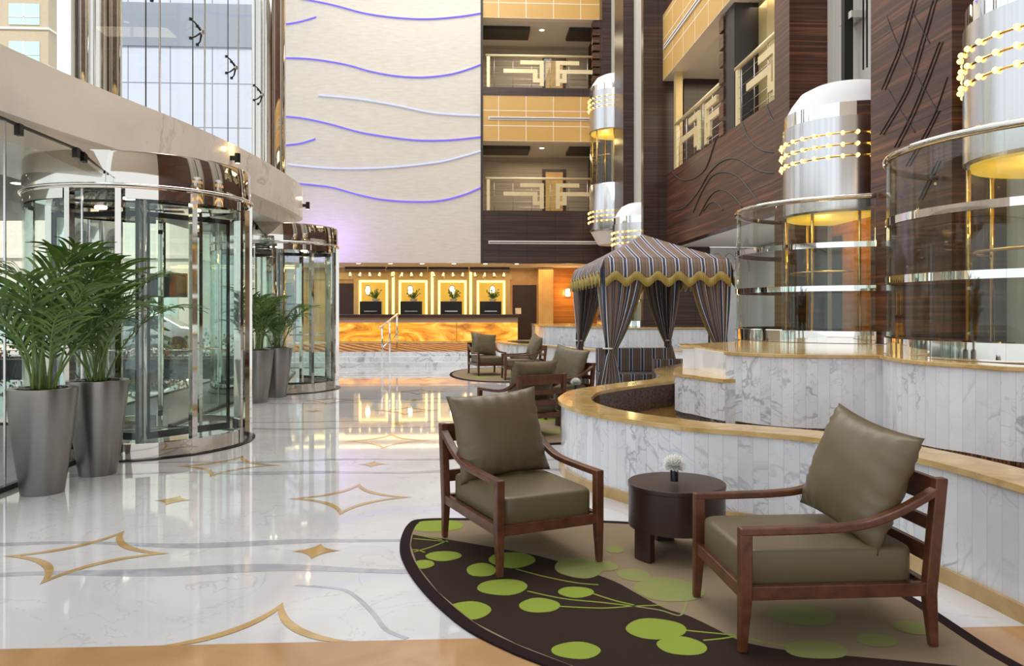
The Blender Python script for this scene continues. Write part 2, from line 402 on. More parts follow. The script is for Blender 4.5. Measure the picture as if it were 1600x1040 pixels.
# ------------------------------------------------------------------ floor, borders, inlays
YB = 26.5; YR = 30.0; ZS = 3.18; TOPZ = 16.0
floor = struct(MB().box(-3.95, 9, -2.6, 31, -.15, 0).build('floor', M['floor']))
MB().box(-3.95, 9, -2.6, 3.53, .0005, .002).build('border_band', M['brown_floor'], floor)
def star(cx, cy, h, w, filled=False):
    P = []
    n = 10
    tips = [(h, 0), (0, h*1.04), (-h, 0), (0, -h*1.04)]
    for k in range(4):
        a, b = Vector(tips[k]), Vector(tips[(k+1) % 4]); ctrl = (a+b)*.5*.42
        for i in range(n):
            t_ = i/n; P.append(a*(1-t_)**2+ctrl*2*t_*(1-t_)+b*t_*t_)
    return [(cx+p.x, cy+p.y) for p in P], [(cx+p.x*w, cy+p.y*w) for p in P]
st = MB(); di = MB()
for i in range(3):
    for k in range(11):
        X, Y = -2.37+1.40*i, 3.5+1.375*k
        if i == 2 and (k < 3 or k > 2): continue
        if X < -2 and (8 < Y < 10.4 or 14 < Y < 16.6): continue
        if (i+k) % 2 == 1:
            A, B = star(X, Y, .50, .80)
            keep = Y > 3.6
            n = len(A); vs = [(p[0], p[1], .0022) for p in A]+[(p[0], p[1], .0022) for p in B]
            if not keep: vs = [(x, max(y, 3.53), z) for x, y, z in vs]
            st.add(vs, [(q, (q+1) % n, n+(q+1) % n, n+q) for q in range(n)])
        elif Y > 3.6:
            A, B = star(X, Y, .15, .5); di.add([(p[0], p[1], .0022) for p in A], [tuple(range(len(A)))])
st.build('star_inlay', M['inlay'], floor); di.build('diamond_inlay', M['inlay'], floor)
gb = MB()
for k in range(6):
    for dy, wd_ in ((-.33, .055), (.24, .04)):
        Y = 4.85+2.75*k+dy; A = []; B = []
        for i in range(46):
            x = -3.9+i*.13; w_ = .04*math.sin(x*1.9+k*2+dy*5)+.03*math.sin(x*4.3+k)
            th = wd_*(1+.4*math.sin(x*3.1+k)); A.append((x, Y+w_-th, 0)); B.append((x, Y+w_+th, 0))
        gb.band(A, B, .0008, .0016)
crk = cr([G(460, 915)+(0,), G(528, 921)+(0,), G(555, 935)+(0,), G(582, 962)+(0,), G(600, 985)+(0,), G(632, 999)+(0,)], 4)
gb.band([(p[0], p[1]) for p in crk], [(p[0]+.02, p[1]+.018) for p in crk], .0008, .0016)
gb.build('grey_band_inlay', M['grey_inlay'], floor)
# reception platform, steps, carpet
pl = struct(MB().box(-6.6, 2.0, 21.9, 30.2, 0, .37).box(-6.6, .72, 21.45, 21.9, 0, .247).box(-6.6, .72, 21.0, 21.45, 0, .123).build('floor_platform', M['marble']))
MB().box(-6.2, 1.9, 22.0, 27.1, .37, .378).build('carpet_runner', M['recep_carpet'], pl)
# ------------------------------------------------------------------ ceiling and upper atrium
struct(MB().box(-6.8, 9, -2.6, 31, TOPZ, TOPZ+.2).build('ceiling', M['white']))  # unseen closed slab, added to keep the sun out of the lobby
struct(MB().box(-5, 9, -2.8, -2.6, 5.0, TOPZ).build('wall_front_sun_block', M['cream']))  # unseen header added behind the camera: stops the sun, lets sky light in below
struct(MB().box(-6.6, 9, 30.2, 30.4, 0, TOPZ).build('wall_rear', M['amber_wall']))
# cream feature wall
wb = struct(MB().box(-6.6, .35, YB, YB+.35, ZS, TOPZ).build('wall_back', M['cream']))
def wave(points, m, r, name, soft=False):
    pts = [onY(x, y, YB) for x, y in points]
    p3 = cr([(p[0], YB-.03, p[2]) for p in pts], 8)
    MB().tube(p3, r, 6).build(name, m, wb)
    if not soft:   # a shallow plaster lip above each light line
        lip = MB(); n = len(p3); vs = []
        for p in p3: vs += [(p[0], YB-.04, p[2]+.02), (p[0], YB-.04, p[2]+.045), (p[0], YB+.01, p[2]+.055), (p[0], YB+.01, p[2]+.02)]
        fs = [(0, 1, 2, 3), tuple(4*(n-1)+k for k in (3, 2, 1, 0))]
        for i in range(n-1):
            for k in range(4): fs.append((4*i+k, 4*i+4+k, 4*i+4+(k+1) % 4, 4*i+(k+1) % 4))
        lip.add(vs, fs); lip.build('wave_relief', M['cream'], wb)
W_ = [[(470, -2), (520, 8), (570, 21), (620, 28), (670, 30), (720, 26), (751, 21)],
      [(400, 94), (445, 91), (490, 93), (540, 101), (580, 112), (620, 119), (660, 121), (700, 117), (730, 109), (751, 101)],
      [(400, 180), (445, 182), (480, 186), (520, 195), (560, 206), (600, 213), (650, 219), (700, 219), (751, 214)],
      [(440, 285), (480, 288), (520, 293), (560, 304), (600, 312), (650, 315), (690, 313), (725, 304), (751, 293)],
      [(400, 40), (445, 38), (470, 34), (494, 27)], [(400, 232), (445, 227), (470, 224), (493, 217)]]
for w in W_: wave(w, M['blue_led'], .019, 'led_strip')
for w in [[(498, 149), (560, 155), (620, 165), (680, 177), (750, 181)], [(450, 257), (520, 263), (600, 262), (680, 254), (720, 245), (751, 236)]]:
    wave(w, M['blue_led_soft'], .03, 'pale_led_strip', True)
# gallery on the back wall
GX0, GX1 = .35, 4.5
def uvbox(mb, x0, x1, y, z0, z1):
    mb.add([(x0, y, z0), (x1, y, z0), (x1, y, z1), (x0, y, z1)], [(0, 1, 2, 3)], 0, False, [(x0, 0), (x1, 0), (x1, z1-z0), (x0, z1-z0)])
def gold_band_back(z0, z1):
    m = MB(); m.box(GX0, GX1, YB+.01, YB+.3, z0, z1); uvbox(m, GX0, GX1, YB, z0, z1); return struct(m.build('trim_gold_band', M['gold_panel']))
b1 = gold_band_back(7.40, 8.97); gold_band_back(11.65, 13.25)
struct(MB().box(GX0, GX1, YB, YB+.3, ZS, 5.0).build('wall_gallery', M['ebony_back']))
struct(MB().box(GX0, GX1, YB-.02, YB+.3, 8.97, 9.25).box(GX0, GX1, YB, YB+.3, 13.25, TOPZ).build('trim_dark_band', M['ebony_back']))
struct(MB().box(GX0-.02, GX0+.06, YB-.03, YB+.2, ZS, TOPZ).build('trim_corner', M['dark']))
for z in (4.78, 9.0):
    struct(MB().box(GX0, GX1, YB+.3, 29.6, z, z+.22).build('floor_gallery', M['beigewood']))
for n, (z0, z1) in enumerate(((5.0, 7.40), (9.22, 11.65))):
    g = struct(MB().box(GX0, GX1, 29.3, 29.5, z0, z1).build('wall_gallery_rear', M['beigewood']))
    c = struct(MB().box(GX0, GX1, YB+.3, 29.5, z1, z1+.2).build('ceiling_gallery', M['ceiling']))
    MB().box(GX0, GX0+1.75, YB+.75, 28.3, z1-.13, z1).box(3.5, GX1, YB+.75, 28.3, z1-.13, z1).build('ceiling_tray', M['dark'], c)
    MB().lathe([(0, -.012), (.07, -.012), (.09, 0)], 16, (2.55, 27.6, z1)).build('downlight', M['down'], c)
    light('gallery_lamp', 'AREA', (2.4, 28.0, z1-.2), 40, (1, .8, .55), 2.5, 1)
    d = struct(MB().box(2.72, 3.62, 29.22, 29.3, z0, z1-.45).build('door_%d' % (n+1), M['doorwood']))
    MB().box(2.84, 3.50, 29.19, 29.23, z0, z1-.57).build('door_leaf', M['amber_wall'], d)
    # step trim at the right end
    m = MB()
    for k in range(9): m.box(4.22, 4.46, YB-.02, YB+.28, z0+.27*k, z0+.27*k+.2)
    struct(m.build('trim_notched', M['ebony']))
# linear air slots
def slot(x0, x1, y, z):
    o = MB().box(x0, x1, y-.025, y, z-.055, z+.055).box(x0+.03, x1-.03, y-.03, y-.024, z-.012, z+.012, 1).box(x0+.03, x1-.03, y-.03, y-.024, z-.035, z-.028, 1).build('linear_air_slot', [M['slot_white'], M['dark']]); return o
tag(slot(.6, 4.4, YB, onY(800, 185, YB)[2]), 'long white air slot set in the gold band between the two back balconies', 'vent')
tag(slot(.6, 4.4, YB, onY(800, 378.5, YB)[2]), 'long white air slot in the dark wood panel under the lower back balcony', 'vent')
# railings
def railing(L, name, label, right=False):
    t_ = thing(name, label, 'railing', group='balcony railings')
    H = 1.12
    MB().tube([(0, 0, H), (L, 0, H)], .045, 10).build('handrail', M['pale_gold'], t_)
    nmod = max(1, round(L/3.9))
    xs = [0.08]
    for x in xs: MB().box(x-.04, x+.07, -.03, .03, 0, H-.04).build('post', M['pale_gold'], t_)
    x = 0
    while x < L-.3:
        for grp in (((1.20, 2.02, .82, .96), (1.88, 2.02, .08, .82), (.62, 1.80, .52, .66), (1.64, 1.88, .20, .34), (1.64, 1.80, .34, .52)),
                    ((2.44, 3.26, .82, .96), (2.44, 2.58, .08, .82), (2.58, 3.84, .52, .66), (2.58, 2.82, .20, .34), (2.66, 2.82, .34, .52))):
            m = MB()
            for a, b, c, d in grp:
                a2, b2 = x+a, min(x+b, L)
                if a2 < L-.05: m.box(a2, b2, -.03, .03, c, d)
            if m.v: m.build('meander_panel', M['pale_gold'], t_)
        if x+2.44 < L: MB().box(x+2.03, x+2.43, -.006, .006, .05, 1.04).build('glass_strip', M['glass_green'], t_)
        x += 3.9
    w = MB()
    for k in range(5): w.tube([(0, 0, .12+.2*k), (L, 0, .12+.2*k)], .006, 5)
    for k in range(int(L/.65)): w.tube([(.3+.65*k, 0, 0), (.3+.65*k, 0, H)], .008, 5)
    w.build('wire_infill', M['steel'], t_)
    return t_
r = railing(3.9, 'balcony_railing', 'pale gold railing of the lower back balcony beside the cream wave wall'); r.location = (GX0+.15, YB+.08, 5.0)
r = railing(3.9, 'balcony_railing', 'pale gold railing of the upper back balcony beside the cream wave wall'); r.location = (GX0+.15, YB+.08, 9.25)
# ------------------------------------------------------------------ right side walls
XR, XN, XF = 5.07, 5.37, 4.46
wr = struct(MB().box(XR, XR+.25, 12.55, 19.7, ZS, 5.06).box(XR, XR+.25, 12.55, 19.7, 9.2, TOPZ).build('wall_right', M['ebony']))
struct(MB().box(XR-.02, 5.75, 11.95, 12.55, 1.1, TOPZ).build('wall_right_pier', M['ebony']))
wr3 = struct(MB().box(XR, 5.75, 7.85, 9.5, 1.1, TOPZ).build('wall_right_panel', M['ebony']))
struct(MB().box(XR, 5.75, -2.6, 5.3, 0, TOPZ).build('wall_right_near', M['ebony']))
for n, (a, b) in enumerate(((9.5, 11.95), (5.3, 7.85))):
    struct(MB().box(XN+.3, XN+.4, a, b, 1.1, TOPZ).build('wall_shaft', M['creamwood']))
struct(MB().box(XF, 6.2, 19.7, 19.95, 0, TOPZ).box(XF, XF+1.2, 22.35, 23.7, 0, TOPZ).box(XF, XF+1.2, 26.0, 26.5, 0, TOPZ).box(6.0, 6.2, 19.95, 31, 0, TOPZ).build('wall_elevator_piers', M['ebony_back']))
struct(MB().box(XF+.32, XF+.4, 19.95, 22.35, 0, TOPZ).box(XF+.32, XF+.4, 23.7, 26.0, 0, TOPZ).build('wall_shaft_far', M['creamwood']))
# carved grooves
def groove(pts, o=(0, 0), r=.014, X=XR-.004):
    P = [onX(1020+(x+o[0])/3.153, (y+o[1])/3.153, X) for x, y in pts]
    return cr([(p[0], p[1], p[2]) for p in P], 6)
gm = MB()
for c in ([(440, 600), (470, 680), (540, 740), (635, 750)], [(560, 520), (590, 590), (635, 630)], [(95, 850), (140, 885), (200, 880), (260, 830), (300, 720), (312, 680)],
          [(90, 1035), (150, 1025), (220, 950), (280, 850), (350, 790), (420, 785), (500, 830), (560, 850), (635, 850)],
          [(200, 1045), (240, 950), (290, 870), (350, 848), (420, 870), (480, 940), (530, 1010)], [(230, 1060), (280, 970), (330, 935), (390, 960), (440, 1020)],
          [(250, 1040), (275, 1005), (300, 995), (325, 1010), (345, 1035)]):
    gm.tube(groove(c), .016, 6)
gm.build('carved_groove', M['dark'], wr)
gm = MB()
for c in ([(345, 0), (260, 290), (200, 440), (150, 560)], [(470, 0), (390, 280), (300, 560), (140, 840)], [(600, 0), (510, 260), (420, 500), (330, 720), (230, 920)],
          [(655, 240), (560, 480), (490, 690), (410, 850), (300, 1040)], [(655, 620), (590, 800), (500, 1000), (380, 1250)]):
    for d in (0, 22):
        P = [onX(1340+(x+d)/4, y/4, XR-.004) for x, y in c]; P = [p for p in P if 7.9 < p[1] < 9.48]
        if len(P) > 1: gm.tube(cr(P, 6), .008, 6)
for c in ([(180, 100), (260, 300), (400, 530), (500, 700)], [(330, 60), (450, 270), (640, 530)], [(190, 560), (260, 680), (360, 830)]):
    P = [onX(1340+x/4, y/4, XR-.004) for x, y in c]; P = [p for p in P if 7.9 < p[1] < 9.48]
    if len(P) > 1: gm.tube(cr(P, 6), .005, 6)
gm.build('carved_groove', M['dark'], wr3)
# right gallery: gold band, interior
m = MB(); m.box(XR-.09, XR+.3, 12.55, 19.7, 7.49, 9.19)
m.add([(XR-.1, 19.69, 7.49), (XR-.1, 12.55, 7.49), (XR-.1, 12.55, 9.19), (XR-.1, 19.69, 9.19)], [(0, 1, 2, 3)], 0, False, [(0, 0), (7.14, 0), (7.14, 1.7), (0, 1.7)])
struct(m.build('trim_gold_band', M['gold_panel']))
struct(MB().box(XR+.25, 8, 12.55, 19.7, 4.86, 5.06).build('floor_gallery', M['beigewood']))
struct(MB().box(7.9, 8.1, 12.55, 19.7, 5.06, 7.5).box(XR+.4, 8, 19.5, 19.7, 5.06, 7.5).build('wall_gallery_rear', M['ebony_back']))
struct(MB().box(XR+.3, 8, 12.55, 19.7, 7.5, 7.7).build('ceiling_gallery', M['ceiling']))
light('gallery_lamp', 'AREA', (6.4, 16.5, 7.4), 110, (1, .85, .6), 2, 5)
struct(MB().box(XR+.02, XR+.5, 14.62, 15.15, 5.06, 7.49).build('trim_pilaster', M['dark']))
m = MB()
for k in range(7): m.box(XR-.02, XR+.4, 15.15, 15.42, 5.06+.35*k, 5.06+.35*k+.27)
struct(m.build('trim_notched', M['ebony']))
struct(MB().box(XR+.03, XR+.2, 18.9, 19.1, 5.06, 7.49).box(XR+.5, XR+.75, 14.2, 14.62, 5.06, 7.49).build('trim_gold_jamb', M['gold_paint']))
r = railing(3.55, 'balcony_railing', 'pale gold railing on the right dark wood wall, farther of its two sections'); r.location = (XR+.05, 18.98, 5.06); r.rotation_euler.z = R(-90)
r = railing(2.05, 'balcony_railing', 'pale gold railing on the right dark wood wall, nearer section beside the lift shaft'); r.location = (XR+.05, 14.6, 5.06); r.rotation_euler.z = R(-90)
o = MB().box(-2.6, 2.6, -.03, 0, -.06, .06).box(-2.55, 2.55, -.035, -.028, -.012, .012, 1).build('linear_air_slot', [M['slot_white'], M['dark']])
o.location = (XR-.1, 16.9, 8.3); o.rotation_euler.z = R(-90); tag(o, 'long white air slot in the gold band on the right wall', 'vent')
# recess below the right wall
struct(MB().box(XR+.26, 8, 12.0, 19.7, ZS+.01, ZS+.12).build('ceiling_recess', M['white']))
struct(MB().box(7.4, 7.6, 9.5, 19.7, 0, ZS).box(5.78, 7.4, 11.95, 12.1, 0, ZS).build('wall_recess', M['white']))
struct(MB().box(6.22, 7.6, 19.7, 19.95, 0, ZS).build('wall_recess_end', M['white']))
orn = MB()
for k in range(3):
    x = 6.40+.32*k; orn.tube(cr([(x-.2, 19.67, 2.55), (x-.16, 19.67, 2.85), (x, 19.67, 3.02), (x+.16, 19.67, 2.85), (x+.2, 19.67, 2.55)], 4), .012, 6)
tag(orn.build('wall_ornament', M['bronze_chrome']), 'looped bronze line ornament on the white recess wall behind the tent', 'wall ornament')
light('recess_lamp', 'AREA', (6.3, 15, 3.1), 45, (1, .97, .92), 1.4, 7)
# ------------------------------------------------------------------ reception
struct(MB().box(-6.6, 6.0, YB+.36, YR+.2, ZS+.01, ZS+.15).build('ceiling_reception', M['ceiling']))
struct(MB().box(-6.6, 2.6, YR-.02, YR+.2, .37, ZS).build('wall_reception', M['amber_wall']))
light('reception_lamp', 'AREA', (-2, 28.6, 3.1), 120, (1, .66, .28), 8, 1.4)
light('reception_lamp', 'AREA', (2.4, 28.2, 3.1), 50, (1, .62, .25), 2, 1.6)
light('reception_front_lamp', 'AREA', (-2, 26.2, 3.05), 50, (1, .75, .4), 8, .4)
m = MB()
for k in range(7): m.lathe([(0, -.01), (.06, -.01), (.08, 0)], 12, (-5+1.1*k, 26.9, ZS))
struct(m.build('ceiling_downlights', M['down']))
ct = thing('reception_counter', 'long reception counter with glowing orange onyx front and dark wood top', 'counter', (0, 0, 0))
X0, X1 = -4.9, 1.68
MB().box(X0-.05, X1+.05, 27.4, 28.2, 1.30, 1.41).build('counter_top', M['tablewood'], ct, bevel=.01)
MB().box(X0, X1, 27.5, 28.1, 1.12, 1.30).build('front_rail', M['beigewood'], ct)
for k in range(3):
    a = X0+(X1-X0)/3*k; MB().box(a+.01, a+(X1-X0)/3-.01, 27.5, 27.56, .46, 1.12).build('onyx_panel', M['onyx'], ct)
MB().box(X0, X1, 27.58, 28.1, .378, 1.12).build('carcass', M['beigewood'], ct)
MB().box(X0, X1, 27.47, 27.6, .378, .46).build('plinth', M['coping'], ct)
struct(MB().box(-6.6, 1.6, YR-.12, YR-.02, 2.75, 3.0).build('trim_reception', M['gold_paint']))
def niche(k, cxp, side):
    x = (cxp-736)/40.0; names = ('leftmost', 'second from left', 'second from right', 'rightmost'); nm = names[k]
    t_ = thing('backlit_niche', 'square yellow backlit niche behind the counter, %s of four' % nm, 'wall niche', (x, YR-.02, 0), 0, 'lit niches behind reception')
    MB().box(-.53, .53, -.05, 0, 1.0, 2.67).build('back_panel', M['warm_panel'], t_)
    MB().box(-.55, -.47, -.10, -.05, 1.0, 2.72).box(.47, .55, -.10, -.05, 1.0, 2.72).box(-.47, .47, -.10, -.05, 2.64, 2.72).build('light_frame', M['warm_strip'], t_)
    MB().box(-.74, -.57, -.16, 0, .37, 2.95).box(.57, .74, -.16, 0, .37, 2.95).box(-.57, .57, -.16, 0, 2.74, 2.95).build('surround', M['gold_paint'], t_)
    c = thing('back_cabinet', 'black cabinet in front of the %s lit niche behind reception' % nm, 'cabinet', (x-.03, YR-.55, .37), 0, 'black cabinets behind reception')
    MB().box(-.41, .41, -.2, .2, 0, 1.53).build('body', M['black'], c, bevel=.01)
    MB().box(-.24, .24, -.215, -.195, 1.14, 1.17).build('handle', M['steel'], c)
    o_ = thing('potted_orchid', 'dark leafy orchid bowl on the %s black cabinet behind reception' % nm, 'plant', (x+(.05 if k else .15), YR-.55, 1.9), 0, 'orchid bowls behind reception')
    MB().lathe([(0, 0), (.10, 0), (.16, .10), (.14, .10), (0, .06)], 16).build('bowl', M['white'], o_)
    f = MB(); rr = random.Random(k)
    for q in range(26):
        a = rr.uniform(0, 2*PI); e = rr.uniform(.1, .34); h = rr.uniform(.1, .38)
        p = Vector((math.cos(a)*e*.8, math.sin(a)*e*.35, .08+h)); f.tube([(0, 0, .07), tuple(p*.6+Vector((0, 0, .05))), tuple(p)], [.008, .02, .004], 5)
        f.lathe([(0, -.03), (.032, 0), (0, .03)], 6, tuple(p))
    f.build('foliage', M['leaf'], o_)
    l_ = thing('oval_lamp', 'glowing oval lamp in the %s lit niche behind reception' % nm, 'lamp', (x+(-.19, -.1, -.01, .05)[k], YR-.30, 2.33), 0, 'oval lamps behind reception')
    MB().lathe([(0, -.17), (.07, -.13), (.10, 0), (.07, .13), (0, .17)], 14).build('shade', M['lamp'], l_)
    MB().tube([(math.cos(a)*.115, 0, math.sin(a)*.19) for a in [2*PI*i/20 for i in range(20)]], .012, 6, closed=True).tube([(0, 0, .19), (0, .12, .19)], .01, 6).build('ring_frame', M['black'], l_)
for k, p in enumerate((585.5, 646.5, 707, 767)): niche(k, p, 0)
for k, p in enumerate((616, 676, 735.5)):
    x = (p-736)/40.0
    tag(MB().box(x-.045, x+.045, YR-.2, YR-.13, .9, 3.1).build('light_column', M['warm_strip']), 'tall glowing light column between the niches behind reception, %s of three' % ('left', 'middle', 'right')[k], 'light', 'light columns behind reception')
for k in range(4):
    x0 = (548+62*k-736)/40.0
    t_ = thing('track_light_bar', 'dark ceiling bar of four chrome spotlights above the %s niche' % ('leftmost', 'second', 'third', 'rightmost')[k], 'light fixture', (x0, 29.0, 0), 0, 'spotlight bars above reception')
    MB().box(0, 1.5, -.06, .06, 3.0, 3.18).build('bar', M['doorwood'], t_)
    for q in range(4):
        s = MB().lathe([(0, .06), (.05, .06), (.075, -.1), (.06, -.1), (0, -.02)], 12).build('spotlight', M['chrome'], t_); s.location = (.2+.36*q, -.06, 2.9); s.rotation_euler = (R(-25), R(20*(q % 2)-10), 0)
def dark_door(n, x0, x1, z1):
    d = struct(MB().box(x0, x1, YR-.08, YR-.01, .37, z1).build('door_%d' % n, M['doorwood']))
    MB().tube([(x0+.12, YR-.13, 1.3), (x0+.12, YR-.13, 1.55)], .015, 8).build('door_handle', M['steel'], d); return d
dark_door(3, -5.25, -4.55, 2.6); dark_door(4, 1.62, 2.55, 2.55)
tag(MB().box(1.72, 1.95, YR-.11, YR-.08, 1.42, 1.65).build('wall_plaque', M['slot_white']), 'small white square plaque on the dark door right of reception', 'plaque')
struct(MB().box(2.55, 3.1, 28.9, 30.2, 0, ZS).build('wall_pillar', M['amber_wall']))
struct(MB().box(3.1, 6.0, 29.3, 30.2, 0, ZS).build('wall_side_reception', M['orange_panel']))
s = thing('wall_sconce', 'bright warm wall sconce on the orange wall left of the striped tent', 'lamp', onY(887, 457, 29.2))
MB().lathe([(0, -.15), (.09, -.13), (.09, .13), (0, .15)], 14, (0, -.08, 0)).build('lamp_shade', M['lamp'], s); MB().box(-.04, .04, -.03, .1, -.05, .05).build('bracket', M['black'], s)
light('sconce_light', 'POINT', (s.location.x, 28.9, s.location.z), 35, (1, .6, .2), .12)
# handrail on the steps
h = thing('stair_handrail', 'polished steel handrail on the steps up to reception', 'handrail', (-2.33, 20.3, 0), R(-6))
MB().tube(cr([(0, -.3, 1.10), (0, 0, 1.12), (0, 1.9, 1.42), (0, 2.2, 1.43)], 6), .03, 10).build('top_rail', M['chrome'], h)
MB().tube([(0, 0, .55), (0, 1.95, .87)], .018, 8).build('lower_rail', M['chrome'], h)
for y, z0, z1 in ((0, 0, 1.12), (.95, .123, 1.27), (1.95, .37, 1.42)): MB().tube([(0, y, z0), (0, y, z1)], .024, 10).build('post', M['chrome'], h)
# ------------------------------------------------------------------ fountain
outer_px = [(1067, 571), (1044, 575), (1024, 580), (1030, 585), (1036, 589), (1023, 596), (991, 600), (944, 606), (897, 614), (879, 623), (875, 629), (884, 637), (916, 648), (972, 659), (1029, 667), (1094, 675), (1184, 682), (1302, 695), (1457, 728), (1600, 769)]
OUT = cr([G(x, y, .63) for x, y in outer_px], 5)
e = Vector(OUT[-1])-Vector(OUT[-2]); e.normalize()
OUT = [(OUT[0][0]+.2, OUT[0][1]+.12)]+OUT+[(OUT[-1][0]+e.x*.8, OUT[-1][1]+e.y*.8), (OUT[-1][0]+e.x*2.2-.1, OUT[-1][1]+e.y*2.2)]
OUT = [(min(x, 5.0), y) for x, y in OUT]
INN = off(OUT, .30)
OU2 = off(OUT, .012); IN2 = off(OUT, .27)
# the offset ring crosses itself at the tight hook: relax it
fo = thing('tiered_fountain', 'curved white marble fountain with golden stone coping and stepped basins', 'fountain', (0, 0, 0))
MB().band(OU2, IN2, 0, .63).build('outer_wall', M['marble_slat'], fo)
MB().band(off(OUT, -.02), INN, .63, .665).build('coping', M['coping'], fo, bevel=.008)
MB().band(off(OUT, -.015), OU2, 0, .085).build('gold_plinth', M['inlay'], fo)
MB().band(IN2, off(OUT, .285), .30, .63).build('mosaic_lining', M['mosaic'], fo)
LOW = [G(x, y, .42) for x, y in ((1056, 640), (1068, 644), (1085, 647), (1110, 653), (1134, 657.5))]
T2 = [G(x, y, .42) for x, y in ((1134, 655), (1184, 662.5), (1248, 668), (1322, 670), (1378, 670))]
T3 = [G(x, y, .42) for x, y in ((1379, 671), (1409, 686), (1456, 698), (1512, 707), (1596, 722))]
T3 += [(T3[-1][0]+.45, T3[-1][1]-.1), (5.06, T3[-1][1]-.05)]
PIL = G(1067, 575, .83); PIR = G(1092, 576, .83)
back = [(5.06, 12.4), (4.3, 12.2), (3.95, 11.6), (3.82, 10.9), (3.6, 10.3), (3.0, 9.8), (PIL[0]+.1, PIL[1]+.35)]
front = cr(T2, 5)+cr(T3, 5)
REC = (front[0][0]+.05, PIR[1]+.15)
plat = [PIL, PIR, (PIR[0]+.02, PIR[1]+.25), (REC[0], REC[1]+.1)]+front+[(5.06, T3[-1][1]), (5.06, 12.4)]+back[1:]
MB().prism(off([p for p in plat], .03, True), .2, 1.08).build('upper_tier_core', M['marble'], fo)
m = MB(); m.band(front, off(front, .04), .42, 1.07); m.build('upper_tier_face', M['marble_slat'], fo)
m = MB(); pf = cr(T2, 5); pf = [(pf[0][0], pf[0][1]+1.3)]+pf
m.band(off([PIL, PIR], -.01), off([PIL, PIR], .05), .83, 1.07); m.build('upper_tier_return', M['marble'], fo)
m = MB(); m.band(off(front, -.03), off(front, .22), 1.07, 1.105)
m.prism([(PIL[0]-.03, PIL[1]-.03), (PIR[0]+.02, PIR[1]-.03), (REC[0]+.1, REC[1]+.05), (REC[0]+.1, REC[1]+.4), (PIL[0]+.05, PIL[1]+.4)], 1.07, 1.105)
m.build('upper_coping', M['coping'], fo, bevel=.006)
top = off(plat, .05, True)
MB().prism(top, 1.08, 1.10).build('upper_tier_top', M['coping'], fo)
MB().bar((PIR[0]+.04, PIR[1]+.19, .885), (REC[0]-.02, REC[1]+.04, .885), .04, .09).build('spill_slot', M['mosaic'], fo)
# low tier with its own little pool
lw = cr(LOW, 5)
MB().prism(lw+[(REC[0]+.1, LOW[-1][1]), (REC[0]+.1, REC[1]+.5), (PIR[0], PIR[1]+.5), (PIL[0]+.03, PIL[1]+.3), (LOW[0][0]+.15, LOW[0][1]+.45)], .2, .80).build('low_tier_core', M['marble'], fo)
MB().band(off(lw, -.012), off(lw, .03), .42, .80).build('low_tier_face', M['marble_slat'], fo)
MB().prism(off(lw, -.03)+[(REC[0]+.05, LOW[-1][1]), (REC[0]+.1, REC[1]+.5), (PIR[0], PIR[1]+.5), (PIL[0]+.03, PIL[1]+.3), (LOW[0][0]+.1, LOW[0][1]+.45)], .80, .835).build('low_tier_coping', M['coping'], fo)
m = MB(); m.band(front, off(front, .03), .30, .42); m.band(off(lw, .0), off(lw, .03), .30, .42); m.build('mosaic_base', M['mosaic'], fo)
m = MB(); wpoly = off(OUT, .2)[2:]
MB().prism(wpoly+[(5.06, T3[-1][1]), (5.06, 10), (3.2, 9.6)], .34, .36).build('water', M['water'], fo)
light('blue_wall_wash', 'AREA', (-4.9, 25.2, 3.9), 30, (.38, .22, 1), 1.2, .5, rot=(R(80), 0, 0))
light('fountain_lamp', 'POINT', (*G(1110, 565, .9), .98), 3, (1, .8, .45), .04)
# rear fountain tiers below the far lifts
rf = thing('marble_plinth', 'white marble stepped plinth with gold coping below the far lifts', 'plinth', (0, 0, 0))
RP = cr([(2.05, 25.9), (2.0, 23.5), (2.15, 22.1), (2.9, 20.9), (3.6, 19.2), (3.85, 18.85)], 5)+[(5.0, 18.85), (5.9, 18.85)]
MB().band(RP, off(RP, .04), .3, 1.08).build('upper_face', M['marble_slat'], rf)
MB().prism(off(RP, .03)+[(5.88, 19.65), (4.42, 19.65), (4.42, 25.9)], .3, 1.075).build('upper_core', M['marble'], rf)
MB().prism(off(RP, -.03)+[(5.9, 19.68), (4.44, 19.68), (4.44, 25.9)], 1.08, 1.11).build('upper_coping', M['coping'], rf)
RL = cr([(2.0, 23.0), (1.35, 22.9), (.8, 22.2), (.78, 21.4), (1.1, 20.3), (1.9, 19.2), (2.4, 17.6), (3.0, 16.8), (3.8, 16.6)], 5)+[(5.2, 16.6), (7.2, 16.6)]
MB().band(RL, off(RL, .05), 0, .63).build('lower_face', M['marble_slat'], rf)
MB().band(off(RL, -.03), off(RL, .28), .63, .665).build('lower_coping', M['coping'], rf)
MB().prism(off(RL, .15)+[(7.2, 19.6), (4.4, 19.6), (4.4, 23)], .1, .56).build('lower_core', M['mosaic'], rf)
